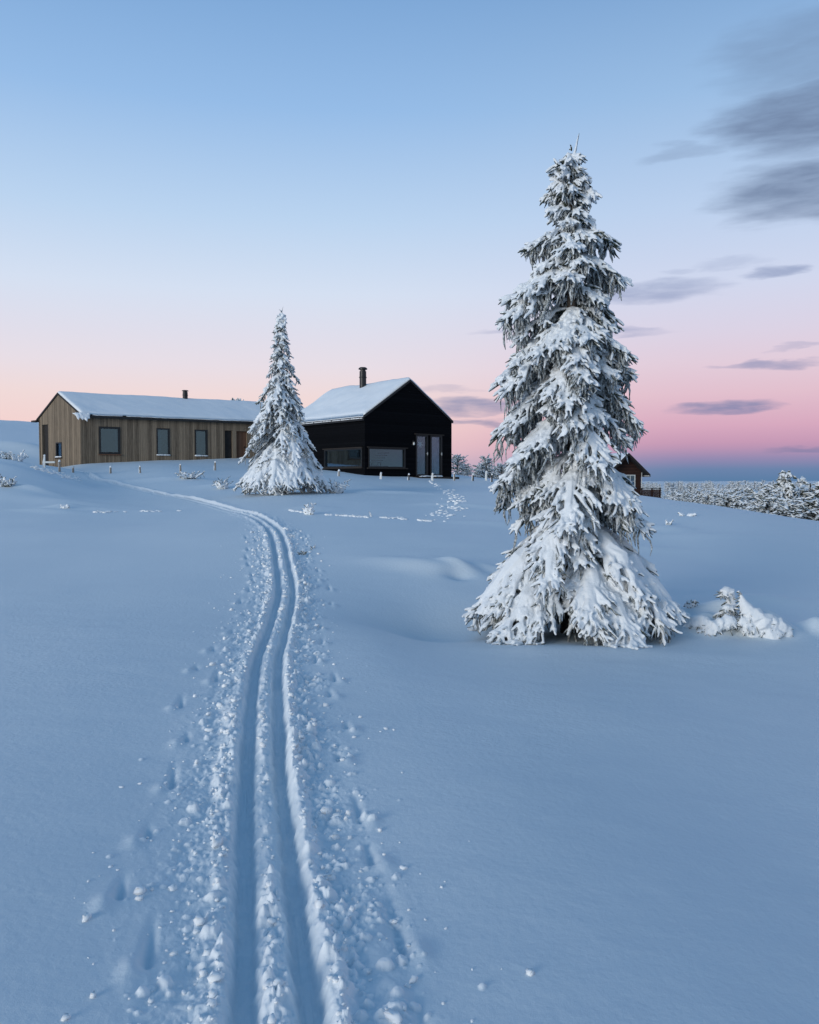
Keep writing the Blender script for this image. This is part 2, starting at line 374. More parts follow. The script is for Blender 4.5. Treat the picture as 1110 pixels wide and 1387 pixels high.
class MB:
    """boxes, polygons and tubes collected into one mesh"""
    def __init__(s, org=(0, 0, 0)): s.v = []; s.f = []; s.uv = []; s.o = np.array(org, float)
    def poly(s, pts, uv=None):
        i = len(s.v); s.v += [tuple(np.array(p) - s.o) for p in pts]; s.f.append(list(range(i, i + len(pts))))
        s.uv.append(uv if uv else [(p[0] + p[1], p[2]) for p in pts])
    def hexa(s, b, t, uvs_=None):
        """b and t: four points each, counter-clockwise from above"""
        s.poly(b[::-1]); s.poly(t)
        for k in range(4):
            j = (k + 1) % 4
            w = float(np.linalg.norm(np.array(b[j]) - np.array(b[k])))
            s.poly([b[k], b[j], t[j], t[k]], [(0, b[k][2]), (w, b[j][2]), (w, t[j][2]), (0, t[k][2])])
    def box(s, x0, x1, y0, y1, z0, z1):
        s.hexa([(x0, y0, z0), (x1, y0, z0), (x1, y1, z0), (x0, y1, z0)], [(x0, y0, z1), (x1, y0, z1), (x1, y1, z1), (x0, y1, z1)])
    def wbox(s, P, d, n, u0, u1, z0, z1, o0, o1):
        """box on a wall: u along the wall, o outward"""
        P = np.array(P); q = lambda u, o, z: (P[0] + d[0] * u + n[0] * o, P[1] + d[1] * u + n[1] * o, z)
        s.hexa([q(u0, o1, z0), q(u1, o1, z0), q(u1, o0, z0), q(u0, o0, z0)], [q(u0, o1, z1), q(u1, o1, z1), q(u1, o0, z1), q(u0, o0, z1)])
    def lathe(s, c, prof, seg=16):
        c = np.array(c); rings = []
        for r, z in prof:
            i = len(s.v)
            for k in range(seg):
                a = 2 * math.pi * k / seg; s.v.append(tuple(c + (r * math.cos(a), r * math.sin(a), z) - s.o))
            rings.append(i)
        for a, b in zip(rings, rings[1:]):
            for k in range(seg):
                j = (k + 1) % seg; s.f.append([a + k, a + j, b + j, b + k]); s.uv.append([(0, 0)] * 4)
        s.f.append([rings[-1] + k for k in range(seg)]); s.uv.append([(0, 0)] * seg)
        s.f.append([rings[0] + k for k in range(seg)][::-1]); s.uv.append([(0, 0)] * seg)
    def build(s, name, m, parent=None, loc=None, smooth=False, bevel=0):
        me = bpy.data.meshes.new(name); me.from_pydata(s.v, [], s.f); me.materials.append(MAT[m])
        l = me.uv_layers.new(name='UVMap'); flat = [c for u in s.uv for p in u for c in p]; l.data.foreach_set('uv', flat)
        if smooth:
            for p in me.polygons: p.use_smooth = len(p.vertices) == 4
        me.update(); o = link(name, me, parent, loc)
        if bevel:
            b = o.modifiers.new('bevel', 'BEVEL'); b.width = bevel; b.segments = 2; b.limit_method = 'ANGLE'
        return o

# ------------------------------------------------------------------ tubes (twigs and the snow on them)
class Tubes:
    def __init__(s): s.g = {}
    def add(s, P, r, flat=1.0):
        P = np.asarray(P, float); s.g.setdefault(len(P), []).append((P, np.asarray(r, float), flat))
    def count(s): return sum(len(v) for v in s.g.values())
    def arrays(s, sides=6, jit=.2, rg=None, cap=True, v0=0):
        rg = rg or rng; Vs = []; Q = []; C = []; base = v0
        for K, lst in s.g.items():
            P = np.array([a[0] for a in lst]); r = np.array([a[1] for a in lst]); fl = np.array([a[2] for a in lst])
            N = len(P)
            T = np.gradient(P, axis=1); T /= np.linalg.norm(T, axis=2, keepdims=True) + 1e-9
            up = np.zeros_like(T); up[..., 2] = 1; up[..., 1] += .05; up[..., 0] += .03
            sd_ = np.cross(T, up); sd_ /= np.linalg.norm(sd_, axis=2, keepdims=True) + 1e-9
            n2 = np.cross(sd_, T)
            th = np.arange(sides) * 2 * math.pi / sides
            th = th[None, None, :] + rg.random((N, K, 1)) * 1.2 * (1 if jit > .05 else 0)
            j = 1 + jit * (rg.random((N, K, sides)) * 2 - 1)
            rr = r[:, :, None] * j
            V = P[:, :, None, :] + sd_[:, :, None, :] * (np.cos(th) * rr)[..., None] + n2[:, :, None, :] * (np.sin(th) * rr * fl[:, None, None])[..., None]
            idx = base + np.arange(N * K * sides).reshape(N, K, sides)
            a = idx[:, :-1]; b = idx[:, 1:]
            q = np.stack([a, np.roll(a, -1, 2), np.roll(b, -1, 2), b], -1).reshape(-1, 4)
            Q.append(q); Vs.append(V.reshape(-1, 3))
            if cap: C += [idx[:, -1].reshape(N, sides), idx[:, 0, ::-1].reshape(N, sides)]
            base += N * K * sides
        return np.concatenate(Vs), [np.concatenate(Q)] + ([np.concatenate(C)] if cap else [])
    def mesh(s, name, m, sides=6, jit=.2, rg=None):
        V, f = s.arrays(sides, jit, rg); return npmesh(name, V, f, [m])
def remesh(me, voxel, name, m, smooth=2, fac=.5):
    o = bpy.data.objects.new('tmp', me); COL.objects.link(o)
    r = o.modifiers.new('r', 'REMESH'); r.mode = 'VOXEL'; r.voxel_size = voxel; r.use_smooth_shade = True
    if smooth:
        k = o.modifiers.new('s', 'SMOOTH'); k.iterations = smooth; k.factor = fac
    dg = bpy.context.evaluated_depsgraph_get()
    out = bpy.data.meshes.new_from_object(o.evaluated_get(dg)); out.name = name
    bpy.data.objects.remove(o); bpy.data.meshes.remove(me)
    out.materials.clear(); out.materials.append(MAT[m]); return out
def crv(p, d, l, droop, K, pw=1.6, wob=0.0, rg=None):
    t = np.linspace(0, 1, K)[:, None]; d = np.asarray(d, float)
    P = p + d * l * t; P[:, 2] -= droop * l * t[:, 0] ** pw
    if wob: P[1:] += (rg or rng).normal(0, wob * l, (K - 1, 3))
    return P

def spruce(H, env, droopf, nbr, seed, lod=1.0, heavy=1.0, floor_=.03, dens=1.0, fr=1.0, skirt=24, boughs=()):
    """env: rows (height, left reach, right reach). Returns trunk, twig, hanging-twig and snow tubes."""
    rg = np.random.default_rng(seed); U = rg.uniform
    e = np.array(env); trunk, twig, hang, snow = Tubes(), Tubes(), Tubes(), Tubes()
    zt = np.linspace(-.05, H - .14, 12); lean = np.c_[.03 * np.sin(zt * .9), .02 * np.cos(zt * 1.1), zt]
    trunk.add(lean, .008 + (H * .021) * (1 - zt / H).clip(0) ** .8)
    ph = U(0, 6.28)
    # heights of the branch tips, denser where the tree is thin
    q = (np.arange(nbr) + U(0, 1, nbr) * .8) / nbr
    zz = np.sort(np.r_[H * (.005 + .975 * q), U(-.012, .055, skirt) * H])
    step = H / 17
    zz = zz + .30 * step / 6.28 * np.sin(zz / step * 6.28) * 2
    todo = [(z_, None, None) for z_ in zz] + list(boughs)
    for i, (ztip, phb, Rfix) in enumerate(todo):
        ph += 2.399 + U(-.5, .5)
        if phb is not None: ph = R(phb)
        f = ztip / H
        if boughs and phb is None and .02 < f < .30 and rg.random() < .42: continue
        Rl, Rr = np.interp(ztip, e[:, 0], e[:, 1]), np.interp(ztip, e[:, 0], e[:, 2])
        c = math.cos(ph); Rm = (Rr * (1 + c) + Rl * (1 - c)) / 2
        Rb = max(.05, (Rm * .95 - .04) * (U(.86, 1.04) if rg.random() > .42 else U(.42, .80)))
        if f > .8: Rb = max(.04, Rb * .85)
        if Rfix: Rb = Rfix - .09
        elif boughs and f > .2: Rb *= .88
        dr = droopf(f) * U(.8, 1.2)
        z0 = min(ztip + dr * Rb, H - .02)
        rise = .12 * Rb
        K = 9; t = np.linspace(0, 1, K)
        ph2 = ph + U(-.25, .25) * t
        r = Rb * t ** .85
        z = z0 + rise * np.sin(t * math.pi) * .6 - (z0 - ztip) * t ** 1.25
        z += (.13 if f > .2 else .05) * Rb * t ** 5
        P = np.c_[np.cos(ph2) * r, np.sin(ph2) * r, np.maximum(z, floor_ + .02)]
        P[:, :2] += np.interp(P[:, 2], zt, lean[:, 0])[:, None] * [1, 0]
        P[1:-1] += rg.normal(0, .012 * Rb, (K - 2, 3))
        ld = heavy * U(.55, 1.25) * (1.15 - .45 * f)
        twig.add(P, fr * (.012 + .022 * (1 - t) * Rb), 1)
        pad = (.018 + (.046 + .09 * max(0, .30 - f)) * Rb * np.sin(np.pi * np.clip(t * .8 + .2, 0, 1)) ** .8) * ld * U(.75, 1.25, K); pad[0] *= .3; pad[-1] *= .55
        Ps = P.copy(); Ps[:, 2] += pad * .35
        snow.add(Ps, np.maximum(pad, .012 * fr), .75)
        D = np.gradient(P, axis=0); D /= np.linalg.norm(D, axis=1, keepdims=True)
        nl = max(3, int((4 + 13 * Rb) * lod * dens))
        for s_ in (-1, 1):
            for tt in np.linspace(.16, .97, nl) + U(-.04, .04, nl):
                tt = min(max(tt, .1), .98); k = tt * (K - 1); k0 = min(int(k), K - 2); w = k - k0
                b = P[k0] * (1 - w) + P[k0 + 1] * w; ax = D[k0]
                hd = np.array([ax[0], ax[1], 0]); hd /= np.linalg.norm(hd) + 1e-9
                pp = np.array([-hd[1], hd[0], 0]) * s_
                al = U(.55, 1.15)
                d = hd * math.cos(al) + pp * math.sin(al); d[2] = ax[2] * .6 + U(-.15, .2); d /= np.linalg.norm(d)
                l = (.05 + Rb * (.42 * math.sin(math.pi * min(1, tt * .75 + .22)) ** 1.2)) * U(.6, 1.1) * .8
                L_ = crv(b, d, l, U(.3, .8) * (1.15 - .5 * f) * (1.05 if .2 < f < .85 else 1), 6, 1.5, .02, rg); L_[:, 2] = np.maximum(L_[:, 2], floor_)
                ss = np.linspace(0, 1, 6)
                twig.add(L_, fr * .019 * (1 - .5 * ss))
                if rg.random() < .86:
                    q_ = (.012 + (.030 + .06 * max(0, .28 - f)) * l * np.sin(np.pi * (ss * .75 + .2))) * ld * U(.65, 1.35, 6) + .006
                    Ls = L_.copy(); Ls[:, 2] += q_ * .45 + .008; snow.add(Ls, q_ * fr, .85)
                ns = max(2, int((3 + 12 * l) * lod))
                for q2 in range(ns):
                    u = U(.3, 1.0); k = u * 5; k0 = min(int(k), 4); bb = L_[k0] + (L_[k0 + 1] - L_[k0]) * (k - k0)
                    d2 = d * U(.5, 1) + hd * U(0, .8) + rg.normal(0, .35, 3); d2[2] = -abs(d2[2]) * .5 - U(.0, .5); d2 /= np.linalg.norm(d2)
                    l2 = U(.05, .125) * (1 + .25 * Rb) * fr ** .5
                    Q = crv(bb, d2, l2, U(.1, .5), 4, 1.4, .03, rg); Q[:, 2] = np.maximum(Q[:, 2], floor_ - .02)
                    twig.add(Q, fr * np.array([.012, .014, .011, .003]))
                    if rg.random() < .80:
                        w_ = U(.75, 1.25) * (.65 + .35 * ld); Q2 = Q + d2 * .012; Q2[:, 2] += .007 * w_
                        snow.add(Q2, fr * np.array([.010, .0155, .0165, .011]) * w_)
                nh = int((2 + 7 * l) * lod * U(.4, 1.3) * (1.15 if .25 < f < .95 else .5))
                for q2 in range(nh):
                    u = U(0, .95); k = u * 5; k0 = min(int(k), 4); bb = L_[k0] + (L_[k0 + 1] - L_[k0]) * (k - k0)
                    l2 = U(.07, .30) * min(1.25, .5 + Rb)
                    Q = crv(bb, (U(-.2, .2), U(-.2, .2), -1), l2, 0, 5, 1, .05, rg); Q[:, 2] = np.maximum(Q[:, 2], floor_ - .02)
                    hang.add(Q, fr * np.array([.008, .0125, .0125, .010, .003]) * U(.8, 1.3))
        # a hand of short fingers at the tip of the branch
        for q2 in range(max(3, int(6 * lod))):
            d2 = D[-1] * U(.6, 1) + rg.normal(0, .45, 3); d2 /= np.linalg.norm(d2)
            Q = crv(P[-1] - D[-1] * U(0, .08), d2, U(.06, .14), .3, 4, 1.4, .03, rg); Q[:, 2] = np.maximum(Q[:, 2], floor_)
            twig.add(Q, fr * np.array([.014, .016, .013, .004]))
            if rg.random() < .85: snow.add(Q + d2 * .012 + [0, 0, .008], fr * np.array([.014, .019, .019, .012]) * (.6 + .4 * ld))
    # leader
    for k in range(10):
        z0 = H * U(.93, .99); a = U(0, 6.28)
        Q = crv(np.array([.03 * math.sin(z0 * .9), 0, z0]), (math.cos(a) * .7, math.sin(a) * .7, .6), U(.05, .12), .1, 4, 1.4, .05, rg)
        twig.add(Q, fr * np.array([.008, .01, .008, .003])); snow.add(Q + [0, 0, .006], fr * np.array([.009, .012, .011, .005]))
    tip = np.array([[.03 * math.sin(H * .9), 0, H - .25], [.02, 0, H - .1], [.04, 0, H], [.06, 0, H + .09]])
    twig.add(tip, [.014, .010, .008, .003]); snow.add(tip - [.006, .006, 0], [.012, .015, .012, .006])
    return trunk, twig, hang, snow

def put_tree(name, label, cat, base, tr, voxel, seed, group=None):
    trunk, twig, hang, snow = tr; rg = np.random.default_rng(seed)
    for tb, lift in ((twig, 0.0), (hang, -.02), (snow, .012)):
        for K, lst in tb.g.items():
            P = np.array([a[0] for a in lst]); z = hgt(P[..., 0] + base[0], P[..., 1] + base[1]) - base[2] + lift
            low = P[..., 2] < 1.0; P[..., 2] = np.where(low, np.maximum(P[..., 2], z), P[..., 2])
            tb.g[K] = [(p, a[1], a[2]) for p, a in zip(P, lst)]
    t = empty(name, base); tag(t, label, cat, group)
    link('trunk', trunk.mesh('trunk', 'bark', 10, .1, rg), t)
    V1, f1 = twig.arrays(6, .38, rg); V2, f2 = hang.arrays(5, .35, rg, True, len(V1))
    mi = np.concatenate([np.full(len(q), k) for k, ff in ((0, f1), (1, f2)) for q in ff])
    c = link('crown', npmesh('crown', np.vstack([V1, V2]), f1 + f2, ['needles', 'frost'], midx=mi), t)
    m = snow.mesh('snow', 'tree_snow', 7, .22, rg)
    link('snow_load', remesh(m, voxel, 'snow_load', 'tree_snow', 2, .5), c)
    return t

# ------------------------------------------------------------------ ski track centre line
TP = [(385, 1700, 1.65), (380, 1500, 2.07), (375, 1387, 2.4), (366, 1200, 3.2), (358, 1080, 4.2), (357, 1000, 5.1), (362, 900, 7.2), (378, 843, 9.2), (387, 796, 11.3), (382, 760, 13.2), (375, 730, 15.8),
      (362, 715, 18), (340, 700, 20.5), (305, 690, 24), (268, 681, 28), (225, 671, 32), (175, 660, 37), (120, 648, 43), (70, 640, 48)]
tp = np.array([at(*q)[:2] for q in TP]); tp = np.vstack([[tp[0, 0] + .01, .6], tp])
def spline(P, n):
    """Catmull-Rom through the points, n samples per span"""
    Q = np.vstack([2 * P[0] - P[1], P, 2 * P[-1] - P[-2]]); out = []
    for i in range(1, len(Q) - 2):
        t = np.linspace(0, 1, n, endpoint=False)[:, None]; a, b, c, d = Q[i - 1:i + 3]
        out.append(.5 * (2 * b + (c - a) * t + (2 * a - 5 * b + 4 * c - d) * t ** 2 + (3 * b - a - 3 * c + d) * t ** 3))
    return np.vstack(out + [P[-1:]])
CL = spline(tp, 60)
for _ in range(40): CL[1:-1] = .25 * CL[:-2] + .5 * CL[1:-1] + .25 * CL[2:]
CS = np.r_[0, np.cumsum(np.linalg.norm(np.diff(CL, axis=0), axis=1))]
def cl_at(s):
    p = np.c_[np.interp(s, CS, CL[:, 0]), np.interp(s, CS, CL[:, 1])]
    e_ = .08; q = np.c_[np.interp(s + e_, CS, CL[:, 0]) - np.interp(s - e_, CS, CL[:, 0]), np.interp(s + e_, CS, CL[:, 1]) - np.interp(s - e_, CS, CL[:, 1])]
    q /= np.linalg.norm(q, axis=1, keepdims=True) + 1e-9
    return p, np.c_[q[:, 1], -q[:, 0]]
HW = 1.2
# ------------------------------------------------------------------ ski trail: two grooves, churned edges
CLODS = []
def make_trail():
    rg = np.random.default_rng(21); U = rg.uniform
    send = CS[-1] - .3
    ss = [.05]
    while ss[-1] < send: ss.append(ss[-1] + max(.006, .0026 * ss[-1]))
    ss = np.array(ss); vv = np.linspace(-HW, HW, 361)
    p, n = cl_at(ss)
    X = p[:, :1] + n[:, :1] * vv; Y = p[:, 1:] + n[:, 1:] * vv
    Sg, Vg = np.meshgrid(ss, vv, indexing='ij')
    G = hgt(X, Y)
    off = np.zeros_like(G)
    wob = .010 * fbm(Sg / .5, Sg * 0 + .3, 2, 41); wob2 = .010 * fbm(Sg / .45, Sg * 0 + 7.3, 2, 43)
    fade = 1 - .55 * sstep(22, 34, Sg)
    fray = .013 * fbm(Sg / .05, Vg / .035, 3, 47) * (1 - sstep(9, 15, Sg))
    def groove(c, w, k=3.2):
        return 1 / (1 + np.abs((Vg - c + fray) / w) ** (2 * k))
    d1, d2 = groove(-.097 + wob, .040), groove(.097 + wob2, .038)
    # churned snow where the poles and boots went
    patch = sstep(-.35, .35, fbm(Sg / .5, Vg / .22, 3, 61))
    mask = np.exp(-(np.maximum(np.abs(Vg) - .2, 0) / .22) ** 2) * (.35 + .65 * patch) * (1 - .75 * sstep(12, 24, Sg))
    off += mask * (.030 * np.abs(fbm(Sg / .06, Vg / .045, 4, 63)) + .026 * fbm(Sg / .16, Vg / .09, 4, 65) + .020 * fbm(Sg / .75, Vg / .075, 2, 67) - .004)
    # raised shoulders and the ridge between the skis
    off += (.036 * np.exp(-((Vg - .180 - wob2) / .042) ** 2) * (1 + .7 * fbm(Sg / .10, Vg / .06, 3, 71)) + .018 * np.exp(-((Vg + .20) / .05) ** 2) * (1 + .6 * fbm(Sg / .12, Vg / .07, 3, 72))) * fade
    off += .012 * np.exp(-(Vg / .03) ** 2) * (1 + 1.1 * fbm(Sg / .07, Vg / .05, 3, 73)) * fade
    # far away the trail is a single packed ridge
    off += .075 * sstep(20, 30, Sg) * np.exp(-((Vg - .25) / .16) ** 2) * (1 + .5 * fbm(Sg / .6, Vg / .3, 2, 77))
    # pole holes with a drag mark, alternating left and right
    k = 0; s0 = 1.4
    while s0 < 16:
        for side in (-1, 1):
            c = side * U(.40, .62); so = s0 + U(-.2, .2); L = U(.10, .28)
            q = ((Vg - c - .04 * side * (Sg - so)) / .022) ** 2; al = (Sg - so) / L
            off -= .035 * np.exp(-q) * np.where(al > 0, np.exp(-al ** 2 * 1.2), np.exp(-(al * 5) ** 2))
            off += .018 * np.exp(-((Vg - c - side * .05) / .04) ** 2 - ((Sg - so + .06) / .08) ** 2)
        s0 += U(.5, .9)
    # lumps pressed into the surface
    N = 9500; LU = np.zeros_like(off)
    for _ in range(N):
        s_ = 1.0 + 21 * rg.random() ** 1.5
        u = rg.random()
        if u < .13: v_ = U(-.035, .035)
        elif u < .42: v_ = U(.15, .26) + rg.exponential(.10)
        else: v_ = U(-1, 1); v_ = math.copysign(.16 + rg.exponential(.135), v_)
        if abs(v_) > HW - .1: continue
        if rg.random() > .35 + .65 * float(patch[min(np.searchsorted(ss, s_), len(ss) - 1), int((v_ + HW) / (2 * HW) * 360)]): continue
        r = min(.030, .0055 * math.exp(abs(rg.normal(0, .70)))) * (1 + s_ * .05) * (1 - .62 * float(sstep(.32, .75, abs(v_))))
        i0, i1 = np.searchsorted(ss, [s_ - r * 1.4, s_ + r * 1.4]); j0, j1 = np.searchsorted(vv, [v_ - r * 1.4, v_ + r * 1.4])
        if i1 - i0 < 2 or j1 - j0 < 2: continue
        a = (Sg[i0:i1, j0:j1] - s_) / r; b = (Vg[i0:i1, j0:j1] - v_) / r
        th = U(0, 3.14); c, s2 = math.cos(th), math.sin(th); a, b = c * a + s2 * b, (-s2 * a + c * b) * U(.8, 1.5)
        h = np.minimum(np.sqrt(np.clip(1 - a * a - b * b, 0, 1)), .8 + U(-.6, .6) * a + U(-.6, .6) * b)
        off[i0:i1, j0:j1] += r * .9 * (1 - .5 * sstep(11, 20, s_)) * np.clip(h, 0, 1); LU[i0:i1, j0:j1] = np.maximum(LU[i0:i1, j0:j1], np.clip(h * 3, 0, 1))
    gm = np.maximum(d1, d2)
    flo = -.064 * fade + .006 * fbm(Sg / .35, Vg / .014, 2, 81) + .003 * fbm(Sg / .03, Vg / .03, 2, 83)
    off = off * (1 - gm) + gm * flo
    ed = sstep(HW - .34, HW - .10, np.abs(Vg)); off = off * (1 - ed)
    endf = sstep(send - 3, send, Sg); off = off * (1 - endf)
    Z = G + off; nr, nc = X.shape
    ch = np.clip(LU * 1.0 + .55 * mask * patch + .8 * np.exp(-((Vg - .19 - wob2) / .045) ** 2) * fade + .5 * np.exp(-(Vg / .03) ** 2) + .9 * sstep(18, 28, Sg) * np.exp(-((Vg - .2) / .22) ** 2), 0, 1) * (1 - gm) * (1 - ed) * (1 - endf)  # colour mask: broken snow, plus painted brightness on lumps and right bank
    # loose clods lying on the churned snow
    for _ in range(1500):
        s_ = 1.3 + 15 * rg.random() ** 1.4; v_ = math.copysign(.17 + rg.exponential(.14), U(-1, 1)) if rg.random() > .12 else U(-.03, .03)
        if abs(v_) > 1.05: continue
        ii = min(np.searchsorted(ss, s_), nr - 1); jj = min(int(round((v_ + HW) / (2 * HW) * 360)), 360)
        if gm[ii, jj] > .3: continue
        r = min(.022, .0042 * math.exp(abs(rg.normal(0, .7)))) * (1 + .05 * s_) * (1 - .4 * float(sstep(.4, .9, abs(v_))))
        CLODS.append((X[ii, jj], Y[ii, jj], Z[ii, jj] + r * .25, r))
    return ss, vv, off, ch
TRAIL = make_trail()
# ------------------------------------------------------------------ snowfield: one sheet, the strip along the trail split off as the ski trail
def make_ground():
    azs = np.r_[np.arange(-180, -46, 2.0), np.arange(-46, -36, .13), np.arange(-36, 16, .058), np.arange(16, 46, .13), np.arange(46, 180, 2.0)] * math.pi / 180
    ds = np.exp(np.r_[np.arange(math.log(.35), math.log(1.3), .03), np.arange(math.log(1.3), math.log(2.1), .005), np.arange(math.log(2.1), math.log(5.5), .0024), np.arange(math.log(5.5), math.log(15), .0036), np.arange(math.log(15), math.log(6000), .0085)])
    A, D = np.meshgrid(azs, ds); X, Y = np.sin(A) * D, np.cos(A) * D; Z = hgt(X, Y)
    near = np.nonzero(((D < 60) & (np.abs(A) < .9)).ravel())[0]; x, y = X.ravel()[near], Y.ravel()[near]
    # coarse bounds first, then the nearest point of the centre line
    cx = np.interp(y, CL[:, 1], CL[:, 0]); k = np.abs(x - cx) < 6; near, x, y = near[k], x[k], y[k]
    C = CL[::4]; best = np.full(len(x), 1e9); bi = np.zeros(len(x), int)
    for i in range(len(C)):
        q = (x - C[i, 0]) ** 2 + (y - C[i, 1]) ** 2; m = q < best; best[m] = q[m]; bi[m] = i
    k = best < 1.5 ** 2; near, x, y, bi = near[k], x[k], y[k], bi[k]
    bs = np.full(len(x), 1e9); sv = np.zeros(len(x)); vvv = np.zeros(len(x)); Sc = CS[::4]
    for o in (-1, 0):
        a = np.clip(bi + o, 0, len(C) - 2); e = C[a + 1] - C[a]; L = np.hypot(e[:, 0], e[:, 1])
        t = np.clip(((x - C[a, 0]) * e[:, 0] + (y - C[a, 1]) * e[:, 1]) / L ** 2, 0, 1); dx, dy = x - C[a, 0] - e[:, 0] * t, y - C[a, 1] - e[:, 1] * t; q = np.hypot(dx, dy)
        m = q < bs; bs[m] = q[m]; sv[m] = (Sc[a] + (Sc[a + 1] - Sc[a]) * t)[m]; vvv[m] = ((e[:, 1] * dx - e[:, 0] * dy) / L)[m]
    ss, vv, off, chn = TRAIL
    fi = np.clip(np.interp(sv, ss, np.arange(len(ss))), 0, len(ss) - 1.001); fj = np.clip((vvv + HW) / (2 * HW) * (len(vv) - 1), 0, len(vv) - 1.001)
    i0, j0 = fi.astype(int), fj.astype(int); a, b = fi - i0, fj - j0
    def samp(T): return (T[i0, j0] * (1 - a) + T[i0 + 1, j0] * a) * (1 - b) + (T[i0, j0 + 1] * (1 - a) + T[i0 + 1, j0 + 1] * a) * b
    ok = (np.abs(vvv) < HW) & (bs < HW)
    dz = np.where(ok, samp(off), 0); cc = np.where(ok, samp(chn), 0)
    Zr = Z.ravel(); Zr[near] += dz; chv = np.zeros(len(Zr)); chv[near] = cc
    vab = np.full(len(Zr), 9.0); vab[near] = np.where((sv > .4) & (sv < ss[-1] - .5), bs, 9)
    nr, nc = X.shape; V = np.c_[X.ravel(), Y.ravel(), Zr]
    i = np.arange(nr * nc).reshape(nr, nc); j = np.roll(i, -1, 1)
    f = np.stack([i[:-1], i[1:], j[1:], j[:-1]], -1).reshape(-1, 4)[:, ::-1]
    ins = (vab[f] < HW - .14).all(1)
    cv = len(V); V = np.vstack([V, [0, 0, hz(0, .01)]]); chv = np.r_[chv, 0]
    tri = np.stack([j[0], np.full(nc, cv), i[0]], -1)[:, ::-1]
    for name, F_ in (('snow_ground', [f[~ins], tri]), ('ski_trail', [f[ins]])):
        used = np.zeros(len(V), bool)
        for q in F_: used[q] = True
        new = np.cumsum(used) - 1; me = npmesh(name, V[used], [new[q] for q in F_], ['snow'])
        if name == 'ski_trail': me.attributes.new('churned_lit', 'FLOAT', 'POINT').data.foreach_set('value', chv[used].astype(np.float32))
        tag(link(name, me), kind='structure')
make_ground()
# stray clods further out on the clean snow
for px, py, r in ((165, 1068, .022), (190, 1063, .018), (200, 1137, .016), (205, 1140, .012), (150, 1175, .018), (160, 1180, .012), (135, 1188, .008), (523, 988, .03), (534, 990, .02), (516, 992, .016), (480, 1000, .03), (500, 1002, .02),
                  (545, 1048, .016), (636, 1140, .008), (603, 1196, .008), (570, 1185, .012), (640, 1315, .012), (535, 1250, .02), (560, 1330, .03), (552, 1338, .02), (590, 1320, .008), (680, 1313, .006), (300, 843, .02), (235, 1075, .02), (225, 1052, .016), (130, 1240, .008), (120, 1300, .008), (640, 1385, .012)):
    q = hit(px, py); CLODS.append((q[0], q[1], q[2] + r * .05, r * .5))
def lumps(name, items, m='snow', flat=.8, seed=3, **kw):
    """irregular little lumps merged into one mesh"""
    rg = np.random.default_rng(seed)
    u = np.array([(math.cos(a) * math.cos(b), math.sin(a) * math.cos(b), math.sin(b)) for b in (-1.0, -.35, .35, 1.0) for a in np.arange(7) * 2 * math.pi / 7 + b])
    N = len(items); it = np.array(items)
    ang = rg.random(N) * 6.28; V = np.tile(u, (N, 1, 1)) * (1 + rg.uniform(-.34, .34, (N, 28, 1))) * np.c_[rg.uniform(.8, 1.4, N), rg.uniform(.7, 1.1, N), np.full(N, flat) * rg.uniform(.7, 1.2, N)][:, None, :]
    c, s = np.cos(ang)[:, None], np.sin(ang)[:, None]
    V = np.stack([c * V[..., 0] - s * V[..., 1], s * V[..., 0] + c * V[..., 1], V[..., 2]], -1) * it[:, 3][:, None, None] + it[:, None, :3]
    i = np.arange(N * 28).reshape(N, 4, 7); q = np.stack([i[:, :-1], np.roll(i[:, :-1], -1, 2), np.roll(i[:, 1:], -1, 2), i[:, 1:]], -1).reshape(-1, 4)
    caps = np.concatenate([i[:, 3], i[:, 0, ::-1]])
    o = link(name, npmesh(name, V.reshape(-1, 3), [q, caps], [m], smooth=True)); return o
o = lumps('snow_clods', CLODS, 'loose_snow_lit'); tag(o, 'loose white snow clods scattered along both sides of the ski trail', 'snow clods', kind='stuff')

# footprints trodden down from the black house, and the old crossing trail
FP = []
rg = np.random.default_rng(5)
path = np.array([(583, 652), (592, 658), (603, 664), (614, 671), (620, 676), (614, 682), (606, 690), (600, 697), (606, 702)], float)
for k in range(110):
    t = rg.random() ** .7 * (len(path) - 1); i = min(int(t), len(path) - 2); q = path[i] + (path[i + 1] - path[i]) * (t - i)
    w = 1.5 + 1.3 * t; q = q + rg.normal(0, 1, 2) * (w * 1.1, .8 + .25 * t); q[1] = max(q[1], 651.5)
    g0 = hit(q[0], q[1], 8); r = (.025 + .045 * rg.random() ** 2) * (1 + g0[1] / 60); FP.append((g0[0], g0[1], g0[2] - r * .05, r))
o = lumps('trodden_snow', FP, 'loose_snow_lit', flat=.55, seed=9); tag(o, 'trodden lumpy snow of footprints coming down from the black house', 'footprints', kind='stuff')
OT = []
for pl_ in ([(128, 694), (150, 694), (245, 692)], [(392, 691), (420, 696), (470, 699), (500, 701), (540, 702), (552, 704)], [(566, 705), (585, 706)]):
    pl_ = np.array(pl_, float); n = int(abs(pl_[-1, 0] - pl_[0, 0]) * 1.1)
    for t in np.linspace(0, len(pl_) - 1.001, n):
        i = int(t); q = pl_[i] + (pl_[i + 1] - pl_[i]) * (t - i); 
        if fbm(np.array([q[0] / 14.]), np.array([2.]), 2, 91)[0] < -.22: continue
        g0 = hit(q[0], q[1] + rg.normal(0, .35), 8); OT.append((g0[0], g0[1], g0[2] + .004, .045 * rg.uniform(.6, 1.3)))
for k in range(120):
    t = rg.random(); q = np.array([44, 632.5]) + t * np.array([62, 17]) + rg.normal(0, 1, 2) * (5, 1.3); g0 = hit(q[0], q[1], 20); OT.append((g0[0], g0[1], g0[2] - .01, .07 * rg.uniform(.5, 1.4)))
o = lumps('old_ski_track', OT, 'loose_snow_lit', flat=.5, seed=11); tag(o, kind='structure')

